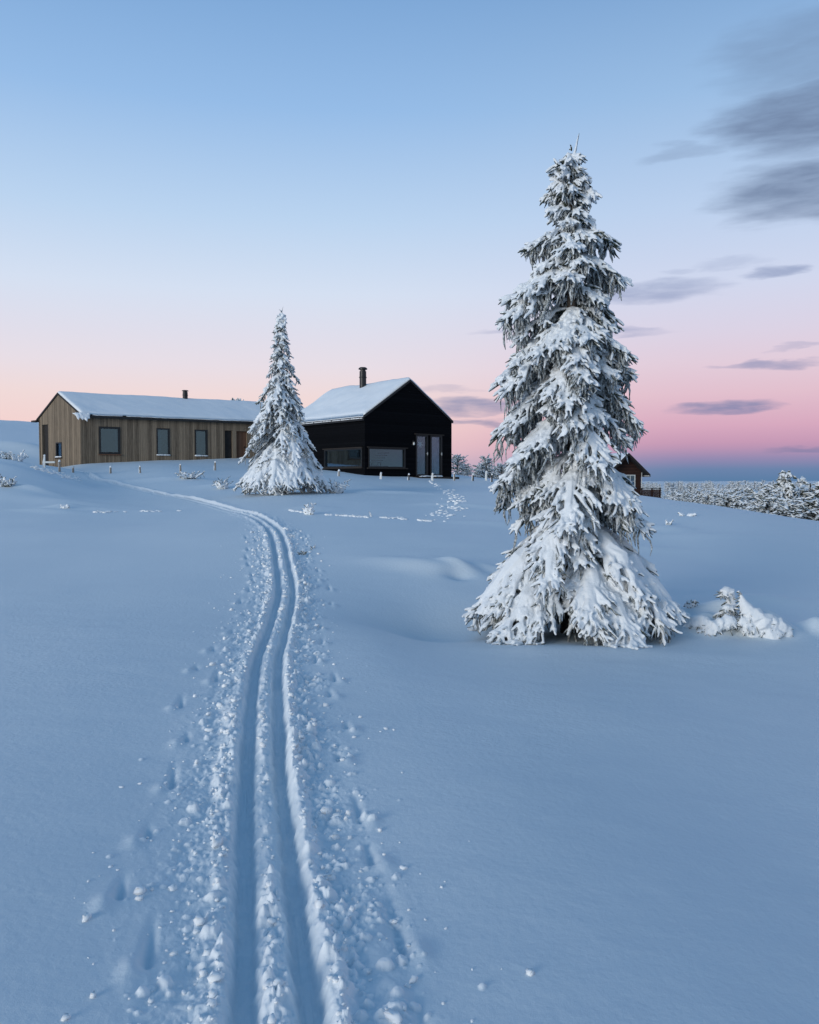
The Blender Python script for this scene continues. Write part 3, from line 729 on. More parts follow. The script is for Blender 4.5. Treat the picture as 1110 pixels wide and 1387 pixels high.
# ------------------------------------------------------------------ houses
def ray_wall(px, py, P, d):
    """pixel onto a vertical wall plane: distance along the wall and height"""
    v = at(px, py, 1.0) - np.array([0, 0, EYE])
    n = np.array([d[1], -d[0]]); s = np.dot(n, np.array(P[:2])) / np.dot(n, v[:2])
    q = v * s + np.array([0, 0, EYE]); return float(np.dot(q[:2] - np.array(P[:2]), d)), float(q[2])
class Wall:
    def __init__(s, a, b):
        s.P = np.array(a[:2], float); q = np.array(b[:2], float) - s.P; s.L = float(np.linalg.norm(q)); s.d = q / s.L; s.n = np.array([s.d[1], -s.d[0]])
    def px(s, x0, y0, x1, y1):
        m = (y0 + y1) / 2; u0, u1 = ray_wall(x0, m, s.P, s.d)[0], ray_wall(x1, m, s.P, s.d)[0]
        xm = (x0 + x1) / 2; return [u0, u1, ray_wall(xm, y1, s.P, s.d)[1], ray_wall(xm, y0, s.P, s.d)[1]]
    def pt(s, u, z, o=0): return (s.P[0] + s.d[0] * u + s.n[0] * o, s.P[1] + s.d[1] * u + s.n[1] * o, z)
    def mesh(s, mb, z0, z1, holes, th=.22, apex=None, uoff=0.0):
        us = sorted({0, s.L, *[h[0] for h in holes], *[h[1] for h in holes]}); zs = sorted({z0, z1, *[max(z0, h[2]) for h in holes], *[h[3] for h in holes]})
        def q(u0, u1, a, b, o, flip=False):
            p = [s.pt(u0, a, o), s.pt(u1, a, o), s.pt(u1, b, o), s.pt(u0, b, o)]; uv = [(u0 + uoff, a), (u1 + uoff, a), (u1 + uoff, b), (u0 + uoff, b)]
            mb.poly(p[::-1] if flip else p, uv[::-1] if flip else uv)
        for u0, u1 in zip(us, us[1:]):
            for a, b in zip(zs, zs[1:]):
                um, zm = (u0 + u1) / 2, (a + b) / 2
                if any(h[0] < um < h[1] and h[2] < zm < h[3] for h in holes): continue
                q(u0, u1, a, b, 0); q(u0, u1, a, b, -th, True)
        for h in holes:
            for (ua, za, ub, zb) in ((h[0], h[2], h[0], h[3]), (h[1], h[3], h[1], h[2]), (h[0], h[3], h[1], h[3]), (h[1], h[2], h[0], h[2])):
                mb.poly([s.pt(ua, za, 0), s.pt(ua, za, -th), s.pt(ub, zb, -th), s.pt(ub, zb, 0)], [(0, za), (.2, za), (.2, zb), (0, zb)])
        if apex:
            for o, fl in ((0, False), (-th, True)):
                p = [s.pt(0, z1, o), s.pt(s.L, z1, o), s.pt(s.L / 2, apex, o)]; uv = [(uoff, z1), (s.L + uoff, z1), (s.L / 2 + uoff, apex)]
                mb.poly(p[::-1] if fl else p, uv[::-1] if fl else uv)
def window(w, h, root, org, fm='black_metal', fw=.06, mull=0, bars=0, sill=None, snow=False, proud=.025, label=None, inset=.10, glass='window_glass'):
    m = MB(org); u0, u1, z0, z1 = h; e = .002
    for a in ((u0 + e, u0 + fw, z0 + e, z1 - e), (u1 - fw, u1 - e, z0 + e, z1 - e), (u0 + fw, u1 - fw, z1 - fw, z1 - e), (u0 + fw, u1 - fw, z0 + e, z0 + fw)):
        m.wbox(w.P, w.d, w.n, *a, -inset, proud)
    for k in range(mull):
        c = u0 + (u1 - u0) * (k + 1) / (mull + 1); m.wbox(w.P, w.d, w.n, c - .025, c + .025, z0 + fw, z1 - fw, -inset + .02, proud - .02)
    for k in range(bars):
        c = z0 + (z1 - z0) * (k + 1) / (bars + 1); m.wbox(w.P, w.d, w.n, u0 + fw, u1 - fw, c - .02, c + .02, -inset + .025, proud - .025)
    f = m.build('window', fm, root)
    if label: f['label'] = label
    g_ = MB(org); o = -inset + .04; g_.wbox(w.P, w.d, w.n, u0 + fw - .01, u1 - fw + .01, z0 + fw - .01, z1 - fw + .01, o - .004, o + .004); g_.build('pane', glass, f)
    if sill:
        q = MB(org); q.wbox(w.P, w.d, w.n, u0 - .04, u1 + .04, z0 - .07, z0 - .004, -.02, .10); q.build('sill', sill, f)
    if snow: ledge_snow(w, u0 - .03, u1 + .03, z0 + (.0 if sill else .01), f, org)
    return f
def ledge_snow(w, u0, u1, z, parent, org, dep=.11, h=.055):
    rg = np.random.default_rng(int(abs(u0 * 100 + z * 10))); n = max(6, int((u1 - u0) / .08)); us = np.linspace(u0, u1, n)
    T = Tubes(); P = np.array([w.pt(u, z + h * .5, dep * .45) for u in us]) - np.array(org)
    r = np.full(n, h) * rg.uniform(.7, 1.25, n); r[0] *= .5; r[-1] *= .5; T.add(P, r, .8)
    link('snow_strip', T.mesh('snow_strip', 'tree_snow', 8, .15, rg), parent)
def door(w, h, root, org, m_, label=None, glazed=False, fm='black_metal'):
    m = MB(org); u0, u1, z0, z1 = h
    if glazed:
        f = window(w, h, root, org, fm, .09, 0, 0, None, False, .03, label, glass='clear_glass'); f.name = 'door'
    else:
        m.wbox(w.P, w.d, w.n, u0 + .003, u1 - .003, z0, z1 - .003, -.20, -.13); f = m.build('door', m_, root)
        if label: f['label'] = label
    q = MB(org); c = u1 - .13 if not glazed else u1 - .05
    zc = z1 - 1.1; o = .03 if glazed else -.13
    q.wbox(w.P, w.d, w.n, c - .015, c + .015, zc - .09, zc + .09, o, o + .02); q.wbox(w.P, w.d, w.n, c - .10, c + .012, zc - .012, zc + .012, o + .02, o + .045)
    q.build('handle', 'black_metal' if not glazed else 'white_paint', f)
    return f
def gable_roof(p, ze, za, over, org, root, th=.13, snow_t=.20, end=.12, ragged=.05, seed=1, roofm='roof_felt', cut=0.0, sover=.03):
    ragged *= 1.1
    """p: four ground corners, gables on p0-p1 and p2-p3"""
    p = [np.array(q[:2], float) for q in p]; m0, m1 = (p[0] + p[1]) / 2, (p[2] + p[3]) / 2; ax = (m1 - m0) / np.linalg.norm(m1 - m0)
    A, B = m0 - ax * end, m1 + ax * end
    ends = []
    for s0, s1, mm in ((p[0], p[3], None), (p[1], p[2], None)):
        o0, o1 = s0 - m0, s1 - m1; ends.append((o0, o1))
    hw = np.linalg.norm(ends[0][0]); sl = (za - ze) / hw
    mb = MB(org)
    def P(side, t, end_, dz):
        o = ends[side][end_]; base = (A if end_ == 0 else B); q = base + o * t; return (q[0], q[1], za - sl * hw * t + dz)
    k = 1 + over / hw
    for side in (0, 1):
        b = [P(side, 0, 0, .01), P(side, k, 0, .01), P(side, k, 1, .01), P(side, 0, 1, .01)]; t = [(x, y, z + th) for x, y, z in b]
        if side == 1: b, t = b[::-1], t[::-1]
        mb.hexa(b, t)
    roof = mb.build('roof', roofm, root)
    # one blanket of snow over both slopes
    rg = np.random.default_rng(seed); Ln = float(np.linalg.norm(B - A)); nu = max(30, int(Ln / .07)); nv = 71
    u = np.linspace(0, 1, nu)[:, None]; w = np.linspace(-1, 1, nv)[None, :]
    top = []; bot = []
    aw = np.abs(w); kk = 1 + (over + sover + ragged * fbm(u * Ln / .5 + w * 0, w * 0 + np.sign(w) * 3, 3, seed)) / hw
    side0 = (w < 0)
    o0 = np.where(side0[..., None], ends[0][0], ends[1][0]); o1 = np.where(side0[..., None], ends[0][1], ends[1][1])
    o = o0 * (1 - u[..., None]) + o1 * u[..., None]
    uu = cut / Ln + u * (1 - 2 * cut / Ln)
    ctr = A * (1 - uu[..., None]) + B * uu[..., None]
    q = ctr + o * (aw * kk)[..., None]
    zr = za - sl * hw * aw * kk + .01 + th
    soft = np.sqrt(np.clip(1 - (aw) ** 26, 0, 1)) * np.clip(np.minimum(u, 1 - u) * Ln / .10, 0, 1) ** .5
    ridge = -.35 * np.exp(-(aw / .08) ** 2) * snow_t * .6
    t_ = snow_t * (.85 + .34 * fbm(u * Ln / 1.6 + w * 0, w * hw / 1.2 + u * 0, 3, seed + 5)) * soft + ridge * soft
    T = np.dstack([q, zr + .004 + t_]); Bt = np.dstack([q, zr + .004 - .05 * (aw > .985)])
    V = np.vstack([T.reshape(-1, 3), Bt.reshape(-1, 3)]) - np.array(org)
    i = np.arange(nu * nv).reshape(nu, nv); j = i + nu * nv
    def qd(a): return np.stack([a[:-1, :-1], a[1:, :-1], a[1:, 1:], a[:-1, 1:]], -1).reshape(-1, 4)
    sk = []
    for e0, e1 in ((i[:, 0], j[:, 0]), (i[::-1, -1], j[::-1, -1]), (i[0, ::-1], j[0, ::-1]), (i[-1], j[-1])):
        sk.append(np.stack([e0[:-1], e0[1:], e1[1:], e1[:-1]], -1))
    sn = link('snow_cover', npmesh('snow_cover', V, [qd(i), qd(j)[:, ::-1]] + sk, ['roof_snow']), roof)
    return roof, (A, B)
def chimney(c, z0, h, r, roof, org, cap=True, name='chimney'):
    mb = MB(org); pr = [(r, z0), (r, z0 + h * .62), (r * 1.14, z0 + h * .63), (r * 1.14, z0 + h * .66), (r, z0 + h * .67), (r, z0 + h * .86)]
    if cap: pr += [(r * .8, z0 + h * .865), (r * .8, z0 + h * .92), (r * 1.3, z0 + h * .925), (r * 1.3, z0 + h * .965), (r * .9, z0 + h)]
    mb.lathe((c[0], c[1], 0), pr, 18); mb.build(name, 'black_metal', roof, smooth=False)

# ---- long house clad in weathered planks
C_ = at(110, 627, 50.0)[:2]
dl = np.array([math.cos(R(32)), math.sin(R(32))]); dg = np.array([-math.sin(R(47)), math.cos(R(47))])
B_ = C_ + dg * 6.0; D_ = C_ + dl * 16.5; E_ = B_ + dl * 16.5
ZE = EYE + (650 - 562) * 50 / 1110; ZA = EYE + (650 - 535.5) * 52.2 / 1110; ZB = 1.4
org = np.array([C_[0], C_[1], ZB]); LH = empty('long_house', org)
tag(LH, 'long low house clad in weathered brown planks under a snowy gable roof', 'house')
wg, wl, wr, wb = Wall(B_, C_), Wall(C_, D_), Wall(D_, E_), Wall(E_, B_)
hg = [wg.px(57.5, 575, 65.5, 640), wg.px(76, 599, 84, 619.5)]
hl = [wl.px(134, 578, 163, 615), wl.px(212, 580, 230, 617), wl.px(264, 582, 281, 618), wl.px(305, 583, 315, 640), wl.px(320.5, 584, 335, 640)]
for h in (hg[0], hl[3], hl[4]): h[2] = ZB + .1
mb = MB(org); wg.mesh(mb, ZB, ZE, hg, apex=ZA); wl.mesh(mb, ZB, ZE, hl, uoff=13.7); wr.mesh(mb, ZB, ZE, [], apex=ZA, uoff=33); wb.mesh(mb, ZB, ZE, [], uoff=51)
mb.build('wall', 'weathered_planks', LH)
mb = MB(org); mb.wbox(C_, dl, wl.n, -.5 + .9, 15.9, ZB + .6, ZB + .7, -5.0, -.3); 
mb.wbox(C_, dl, wl.n, .5, 15.9, ZB + .7, ZE - .05, -3.4, -3.3); mb.build('interior_wall', 'interior', LH)
roof, (RA, RB) = gable_roof([B_, C_, D_, E_], ZE, ZA, .22, org, LH, snow_t=.13, seed=3, end=.06)
cx = ray_wall(251, 535, RA, (RB - RA) / np.linalg.norm(RB - RA))
cpos = RA + (RB - RA) / np.linalg.norm(RB - RA) * cx[0]
chimney(cpos, ZA - .2, .95, .17, roof, org)
window(wl, hl[0], LH, org, 'black_metal', .12, sill='brown_door', label='large square window with a deep black frame')
for h, a, b in ((hl[1], .04, .50), (hl[2], .04, .22), (hl[0], .82, .97)):  # added pale strips behind the panes, imitating reflections in the glass
    mb = MB(org)
    for k in range(6):
        ua = h[0] + (h[1] - h[0]) * (a + (b - a) * k / 6); ub = h[0] + (h[1] - h[0]) * (a + (b - a) * (k + 1) / 6)
        mb.wbox(C_, dl, wl.n, ua, ub, h[2] - .1, h[3] + .1, -.42 - .04 * (k % 2), -.40 - .04 * (k % 2))
    mb.build('reflection_panel', 'reflection_grey', LH)
for h in hl[1:3]: window(wl, h, LH, org, 'black_metal', .09, snow=True, label='tall window reaching down to the snow')
window(wg, hg[1], LH, org, 'black_metal', .07, sill='dark_wood', snow=True, label='small window in the gable with snow on its sill')
door(wl, hl[3], LH, org, 'roof_felt', 'narrow dark shutter door'); door(wl, hl[4], LH, org, 'brown_door', 'reddish brown plank door'); door(wg, hg[0], LH, org, 'roof_felt', 'dark recessed door in the gable')
mb = MB(org); mb.wbox(C_, dl, wl.n, -.05, 16.5, ZE - .17, ZE - .06, .17, .27); mb.build('gutter', 'black_metal', roof)
mb = MB(org); mb.wbox(B_, dg * -1, wg.n, -.62, .05, ZE - .16, ZE - .05, -.05, .24); mb.build('eave_board', 'dark_wood', roof)
# snow that has slid over the corner of the eave
T = Tubes(); rg = np.random.default_rng(8)
c0 = np.array([*C_, ZE + .03])
for k in range(9):
    a = c0 + np.array([*(wl.n * .18 + dl * (-.30 + .09 * k)), .06]); L_ = rg.uniform(.35, .6)
    dv = np.array([*(wl.n * .55 + dl * .12), -.45]); P = crv(a, dv, L_, .5, 6, 1.6, .03, rg); T.add(P - org, np.array([.07, .085, .08, .07, .05, .02]) * rg.uniform(.8, 1.2), .8)
P = np.array([*(C_ + wg.n * .1 - dl * .1), ZE]) + np.linspace(-.4, .8, 8)[:, None] * np.array([*(dg * .8), .15]); T.add(P - org, [.03, .06, .08, .09, .09, .08, .06, .02], .6)
link('snow_cornice', remesh(T.mesh('s', 'tree_snow', 8, .2, rg), .03, 'snow_cornice', 'tree_snow'), roof)

# ---- black house
L0 = at(494.5, 640, 46.0)[:2]; R0 = at(612, 640, 50.2)[:2]
d0 = (R0 - L0) / np.linalg.norm(R0 - L0); b0 = np.array([-d0[1], d0[0]])
R1, L1 = R0 + b0 * 8.2, L0 + b0 * 8.2
ZE2 = EYE + (650 - 565) * 46 / 1110; ZA2 = EYE + (650 - 518) * 48.1 / 1110; ZB2 = .6
org2 = np.array([L0[0], L0[1], ZB2]); BH = empty('black_house', org2)
tag(BH, 'small black timber house with a steep snowy roof and a glazed corner window', 'house')
w1, w2, w3, w4 = Wall(L0, R0), Wall(R0, R1), Wall(R1, L1), Wall(L1, L0)
cw = w1.px(499, 607, 549, 633.5); dr = w1.px(563.5, 589.5, 599, 644.5); lw = w4.px(440, 608, 491.5, 633)
mid = (dr[0] + dr[1]) / 2
d1_ = [dr[0], mid - .10, dr[2], dr[3]]; d2_ = [mid + .10, dr[1], dr[2], dr[3]]
mb = MB(org2); w1.mesh(mb, ZB2, ZE2, [cw, d1_, d2_], apex=ZA2); w2.mesh(mb, ZB2, ZE2, [], uoff=20); w3.mesh(mb, ZB2, ZE2, [], apex=ZA2, uoff=40); w4.mesh(mb, ZB2, ZE2, [lw], uoff=60)
mb.build('wall', 'black_planks', BH)
mb = MB(org2); mb.wbox(L0, d0, w1.n, .25, w1.L - .25, cw[2] - .75, cw[2] - .68, -7.9, -.25); mb.build('floor', 'furniture', BH)
mb = MB(org2); mb.wbox(L0, d0, w1.n, .3, w1.L - .3, cw[2] - .68, ZE2 - .1, -3.3, -3.2); mb.build('interior_wall', 'pale_interior', BH)
# furniture behind the corner window: a table and a stair
mb = MB(org2)
for k in range(9): mb.wbox(L0, d0, w1.n, 1.6 + k * .16, 1.80 + k * .16, cw[2] - .3 + k * .15, cw[2] - .26 + k * .15, -2.6, -1.7)
stair = mb.build('stair', 'furniture', BH)
mb = MB(org2); mb.wbox(L0, d0, w1.n, .7, 2.3, cw[2] + .08, cw[2] + .12, -1.6, -.8)
for a in (.75, 2.2):
    for b in (-1.55, -.9): mb.wbox(L0, d0, w1.n, a, a + .05, cw[2] - .68, cw[2] + .08, b, b + .05)
for a in (1.0, 1.3, 1.75, 1.95): mb.lathe((*w1.pt(a, 0, -1.1)[:2], 0), [(.03, cw[2] + .121), (.04, cw[2] + .2), (.02, cw[2] + .3)], 8)
mb.build('table', 'furniture', BH)
roof, (RA, RB) = gable_roof([L0, R0, R1, L1], ZE2, ZA2, .10, org2, BH, snow_t=.22, seed=13, end=.05, cut=.05, roofm='black_metal', ragged=.03)
cpx = ray_wall(498, 520, RA, (RB - RA) / np.linalg.norm(RB - RA)); cpos = RA + (RB - RA) / np.linalg.norm(RB - RA) * cpx[0]
chimney(cpos - d0 * .35, ZA2 - .5, 1.75, .21, roof, org2)
window(w1, cw, BH, org2, 'black_metal', .07, mull=0, proud=.05, glass='clear_glass', label='corner window facing the trail, its front half')
window(w4, lw, BH, org2, 'black_metal', .07, proud=.05, glass='coated_glass', label='corner window, its half on the side wall')
door(w1, d1_, BH, org2, '', 'left glazed terrace door', glazed=True); door(w1, d2_, BH, org2, '', 'right glazed terrace door', glazed=True)
mb = MB(org2); mb.wbox(L0, d0, w1.n, dr[0] - .1, dr[1] + .1, dr[3] + .005, dr[3] + .07, 0, .10); mb.wbox(L0, d0, w1.n, cw[0] - .08, cw[1] + .15, cw[3] + .005, cw[3] + .06, 0, .10)
mb.wbox(L0, d0, w1.n, cw[0] - .08, cw[1] + .15, cw[2] - .07, cw[2] - .005, 0, .10)
mb.wbox(L1, w4.d, w4.n, lw[0] - .1, lw[1] + .03, lw[3] + .005, lw[3] + .06, 0, .10); mb.wbox(L1, w4.d, w4.n, lw[0] - .1, lw[1] + .03, lw[2] - .07, lw[2] - .005, 0, .10)
mb.build('window_hood', 'dark_wood', BH)
mb = MB(org2); mb.wbox(L1, w4.d, w4.n, 0, w4.L, ZE2 - .20, ZE2 - .09, .04, .16)
for k in range(9): mb.wbox(L1, w4.d, w4.n, .3 + k * .95, .36 + k * .95, ZE2 - .09, ZE2 - .0, .01, .14)
mb.build('gutter', 'black_metal', roof)
ledge_snow(w4, .2, w4.L - .1, ZE2 - .10, roof, org2, .2, .05)
ul = ray_wall(559.5, 599, w1.P, w1.d)
mb = MB(org2); mb.wbox(L0, d0, w1.n, ul[0] - .05, ul[0] + .05, ul[1] - .18, ul[1] + .10, .0, .03); lampb = mb.build('wall_lamp', 'black_metal', BH)
mb = MB(org2); c = w1.pt(ul[0], 0, .10); mb.lathe((c[0], c[1], 0), [(.045, ul[1] - .16), (.055, ul[1] - .12), (.055, ul[1] - .03), (.03, ul[1])], 12); mb.build('lamp_glass', 'white_paint', lampb, smooth=True)
mb = MB(org2); mb.lathe((c[0], c[1], 0), [(.065, ul[1] + .0), (.065, ul[1] + .03), (.02, ul[1] + .07)], 12); mb.build('lamp_cap', 'black_metal', lampb)
# terrace step with snow on it
st = MB(org2); st.wbox(L0, d0, w1.n, dr[0] - .5, dr[1] + .5, dr[2] - .22, dr[2] - .06, .01, 1.0); s_ = st.build('doorstep', 'dark_wood', BH)
T = Tubes(); rg = np.random.default_rng(18)
for k in range(8):
    u = dr[0] - .4 + rg.random() * 1.4; P = np.array([w1.pt(u + a, dr[2] - .05 + .02 * rg.random(), .3 + .1 * rg.random() + .06 * k) for a in np.linspace(0, .7, 6)]) - org2; T.add(P, np.array([.03, .08, .10, .09, .08, .03]) * rg.uniform(.7, 1.2), .7)
link('snow_heap', remesh(T.mesh('s', 'tree_snow', 8, .2, rg), .03, 'snow_heap', 'tree_snow'), s_)
# the paper star hung inside the left glazed door
sc = ray_wall(570, 601, w1.P, w1.d); mb = MB(); cc = np.array(w1.pt((d1_[0] + d1_[1]) / 2, sc[1] - .02, -.17)); mb.o = cc
d3 = np.array([*d0, 0]); up3 = np.array([0, 0, 1]); n3 = np.array([*w1.n, 0])
ring = [cc + (d3 * math.sin(k * math.pi / 7) + up3 * math.cos(k * math.pi / 7)) * (.26 if k % 2 == 0 else .10) for k in range(14)]
for k in range(14):
    mb.poly([ring[(k + 1) % 14], ring[k], cc + n3 * .05]); mb.poly([ring[k], ring[(k + 1) % 14], cc - n3 * .05])
mb.hexa([cc + up3 * .25 + d3 * a + n3 * b for a, b in ((-.004, .004), (.004, .004), (.004, -.004), (-.004, -.004))], [cc + up3 * .60 + d3 * a + n3 * b for a, b in ((-.004, .004), (.004, .004), (.004, -.004), (-.004, -.004))])
star = mb.build('paper_star', 'paper', None, cc); tag(star, 'white paper star hanging inside the glazed door of the black house', 'star')

# ---- red-brown cabin behind the big spruce
CD = 85.0
g0 = at(868.5, 668, CD); wcab = (868.5 - 846) * 2 * CD / 1110
K1 = g0[:2]; dc = np.array([math.cos(R(9)), math.sin(R(9))]); bc = np.array([-dc[1], dc[0]]); K0 = K1 - dc * wcab
K2, K3 = K1 + bc * 7, K0 + bc * 7
ZE3 = EYE + (650 - 638.5) * CD / 1110; ZA3 = EYE + (650 - 617.5) * CD / 1110; ZB3 = g0[2] - 1.2
org3 = np.array([*K0, ZB3]); RC = empty('cabin', org3); tag(RC, 'small red brown log cabin half hidden behind the tall spruce', 'cabin')
c1, c2, c3, c4 = Wall(K0, K1), Wall(K1, K2), Wall(K2, K3), Wall(K3, K0)
hw_ = c1.px(841, 643, 861, 660.5)
mb = MB(org3); c1.mesh(mb, ZB3, ZE3, [hw_], apex=ZA3); c2.mesh(mb, ZB3, ZE3, [], uoff=9); c3.mesh(mb, ZB3, ZE3, [], apex=ZA3); c4.mesh(mb, ZB3, ZE3, []); mb.build('wall', 'red_brown_planks', RC)
roof, _ = gable_roof([K0, K1, K2, K3], ZE3, ZA3, .62, org3, RC, th=.26, snow_t=.10, seed=23, end=.9, cut=.15, sover=-.25)
f = window(c1, hw_, RC, org3, 'white_paint', .09, mull=2, bars=1, label='white framed window with glazing bars')
mb = MB(org3); mb.wbox(K0, dc, c1.n, .4, wcab - .3, hw_[2] - .3, hw_[3] + .2, -1.6, -1.5); mb.build('interior_wall', 'interior', RC)
mb = MB(org3); p_ = c1.pt(wcab + .06, 0, .06); mb.lathe((p_[0], p_[1], 0), [(.045, ZB3), (.045, ZE3 - .12)], 10); mb.build('drainpipe', 'white_paint', RC, smooth=True)
mb = MB(org3); mb.wbox(K1, bc, c2.n, -.9, 7.5, ZE3 - .52, ZE3 - .42, .45, .57); mb.build('gutter', 'white_paint', roof)
# railing beside the cabin
fa = at(869, 668, CD - 1.0); fb = at(895.5, 668, CD - 1.0); wf = Wall(fa, fb); zt0, zb0 = at(880, 662.5, CD - 1)[2], at(880, 672.5, CD - 1)[2]
FR = empty('deck_railing', (fa[0], fa[1], zb0)); tag(FR, 'low dark plank railing running out from the red brown cabin', 'railing'); orgf = np.array([fa[0], fa[1], zb0])
for a in (0, wf.L * .52, wf.L - .12):
    mb = MB(orgf); mb.wbox(wf.P, wf.d, wf.n, a, a + .12, zb0 - .8, zt0 + .06, -.10, .02); mb.build('post', 'dark_wood', FR)
mb = MB(orgf); n = 16
for k in range(n): mb.wbox(wf.P, wf.d, wf.n, .02 + k * wf.L / n, .02 + (k + .86) * wf.L / n, zb0 - .5, zt0 - .05, .022, .05)
mb.build('board_panel', 'red_brown_planks', FR)
mb = MB(orgf); mb.wbox(wf.P, wf.d, wf.n, -.02, wf.L + .03, zt0 + .062, zt0 + .12, -.12, .07); mb.build('handrail', 'dark_wood', FR)

# ------------------------------------------------------------------ the two big spruces
SC = 1110 / 9.5
envB = [(0, 1.25, 1.37), (.18, 1.29, 1.27), (.45, 1.05, .90), (.80, .99, .80), (1.10, .78, .80), (1.35, .94, .95), (1.6, .96, .86), (1.85, .94, .60), (2.1, .87, .50), (2.37, .97, .84), (2.6, .88, .72), (2.9, .93, .68), (3.05, .92, .82),
        (3.25, .82, .72), (3.48, .80, .42), (3.65, .86, .62), (3.95, .80, .46), (4.15, .54, .66), (4.4, .54, .28), (4.62, .60, .60), (4.75, .27, .25), (5.0, .25, .25), (5.25, .34, .28), (5.5, .25, .19), (5.7, .13, .12), (5.82, .03, .06)]
def droopB(f): return float(np.interp(f, [0, .1, .35, .6, .78, .86, 1], [.75, .95, 1.0, .75, .35, .05, -.3]))
pb = at(773, 850, 9.8); pb[2] = hz(pb[0], pb[1]) - .02
trB = spruce(5.84, envB, droopB, 122, 105, lod=1.0, heavy=1.05, skirt=34, boughs=[(4.63, 8, .62), (4.60, 172, .58), (4.17, -12, .66), (4.12, 190, .55), (3.95, 168, .82), (3.66, 195, .88), (3.68, 10, .64), (3.25, -15, .72), (3.05, 5, .80), (2.95, 175, .95), (2.82, 200, .93), (2.40, 0, .84), (2.30, 185, .98), (2.0, 215, .9),
                  (1.35, 8, .93), (1.45, 172, .96), (1.50, -30, .85), (1.2, -8, .92), (1.7, 190, .97), (3.4, 265, .62), (2.6, 262, .8), (1.9, 285, .85), (1.25, 258, .95), (.62, 240, 1.1), (.5, 300, 1.1), (4.3, 270, .5), (4.95, 20, .30), (5.05, 180, .30), (5.25, 150, .36), (5.2, -10, .32), (5.45, 40, .25), (5.5, 200, .28), (.2, 200, 1.3), (.25, -25, 1.3), (.08, 5, 1.42)])
put_tree('spruce_tree', 'tall snow-laden spruce standing alone right of the ski trail', 'spruce', pb, trB, .0105, 1)

envM = [(0, 1.95, 1.85), (.2, 2.0, 1.85), (.7, 1.8, 1.62), (1.4, 1.55, 1.42), (2.1, 1.34, 1.18), (2.7, 1.12, .95), (3.2, 1.0, .85), (3.7, .74, .74), (4.2, .62, .66), (4.8, .48, .48), (5.4, .36, .36), (6.0, .26, .24), (6.5, .1, .1), (6.75, .03, .03)]
def droopM(f): return float(np.interp(f, [0, .15, .5, .75, .9, 1], [.75, 1.05, 1.15, .9, .5, 0]))
pm_ = at(383, 667, 30.0); pm_[2] = hz(pm_[0], pm_[1]) - .05
trM = spruce(6.75, envM, droopM, 150, 202, lod=.55, heavy=1.15, fr=1.5, dens=.75)
put_tree('spruce_tree', 'slender snow-covered spruce between the long wooden house and the black house', 'spruce', pm_, trM, .022, 2)

# ------------------------------------------------------------------ shrubs and saplings poking out of the snow
def shrub(name, label, cat, base, h, w, n, seed, fr=1.0, up=.7, voxel=.02, snowy=.8, group=None):
    rg = np.random.default_rng(seed); tw, sn = Tubes(), Tubes()
    for k in range(n):
        a = rg.uniform(0, 6.28); st_ = rg.uniform(.1, 1) ** .5; d = np.array([math.cos(a) * st_ * w / h * .7, math.sin(a) * st_ * w / h * .7, (up + .25) * rg.uniform(.6, 1.15)])
        b = np.array([math.cos(a), math.sin(a), 0]) * rg.uniform(0, w * .45) - [0, 0, .03]; l = h * rg.uniform(.55, 1.0)
        P = crv(b, d, l, rg.uniform(.0, .35), 6, 2, .04, rg); tw.add(P, fr * np.array([.014, .013, .012, .011, .009, .004]))
        for q in range(4):
            bb = P[rg.integers(1, 6)]; d2 = d * .5 + rg.normal(0, .55, 3); d2 /= np.linalg.norm(d2); Q = crv(bb, d2, l * rg.uniform(.2, .42), .25, 4, 1.4, .04, rg)
            tw.add(Q, fr * np.array([.010, .012, .010, .003]))
            if rg.random() < snowy: sn.add(Q + [0, 0, .012 * fr], fr * np.array([.012, .022, .02, .008]) * rg.uniform(.8, 1.4))
        if rg.random() < snowy: sn.add(P + [0, 0, .015 * fr], fr * np.array([.02, .028, .028, .026, .02, .008]) * rg.uniform(.8, 1.4))
    t = empty(name, base); tag(t, label, cat, group)
    link('twigs', tw.mesh('twigs', 'needles', 6, .35, rg), t)
    link('snow_load', remesh(sn.mesh('s', 'tree_snow', 7, .2, rg), voxel, 'snow_load', 'tree_snow'), t)
    return t
shrub('snowy_shrub', 'low snow-dusted shrub in front of the tall windows of the wooden house', 'shrub', hit(258, 648), .42, .72, 48, 31, 1.35, voxel=.03)
shrub('snowy_shrub', 'rounded snow-dusted shrub at the left foot of the slender spruce', 'shrub', hit(301, 662), .52, .46, 44, 32, 1.2, voxel=.03)
shrub('snowy_shrub', 'dark shrub with frosted top on the knoll at the left edge', 'shrub', hit(12, 659), .42, .42, 40, 33, 1.1, snowy=.45)
shrub('snowy_shrub', 'tiny snow-capped twig clump alone on the open slope below the gable', 'shrub', hit(88, 689), .14, .17, 16, 34, 1.1, snowy=1)
shrub('sapling', 'little snow-plastered sapling beside the old crossing track', 'sapling', hit(419, 697), .27, .2, 16, 35, 1.0, up=1, snowy=1)
shrub('twig_tuft', 'dark bare twig tuft right beside the ski trail', 'twig tuft', hit(409, 752), .12, .10, 12, 36, .7, snowy=.12)
shrub('twig_tuft', 'thin frosted twig leaning out of the snow near the dark tuft', 'twig tuft', hit(424, 744), .17, .16, 3, 37, .45, snowy=.5)
shrub('twig_tuft', 'single short twig stub sticking out of the old crossing track', 'twig tuft', hit(503, 700), .14, .05, 3, 38, .8, up=1, snowy=.4)
shrub('snowy_shrub', 'drooping snowy young spruce bough at the right foot of the slender spruce', 'shrub', hit(456, 668), .62, .5, 44, 39, 1.15, voxel=.03)
shrub('twig_tuft', 'small snowy tuft right of the tall spruce, nearer of the two on the slope', 'twig tuft', hit(905, 711), .16, .2, 6, 40, 1.2, snowy=1)
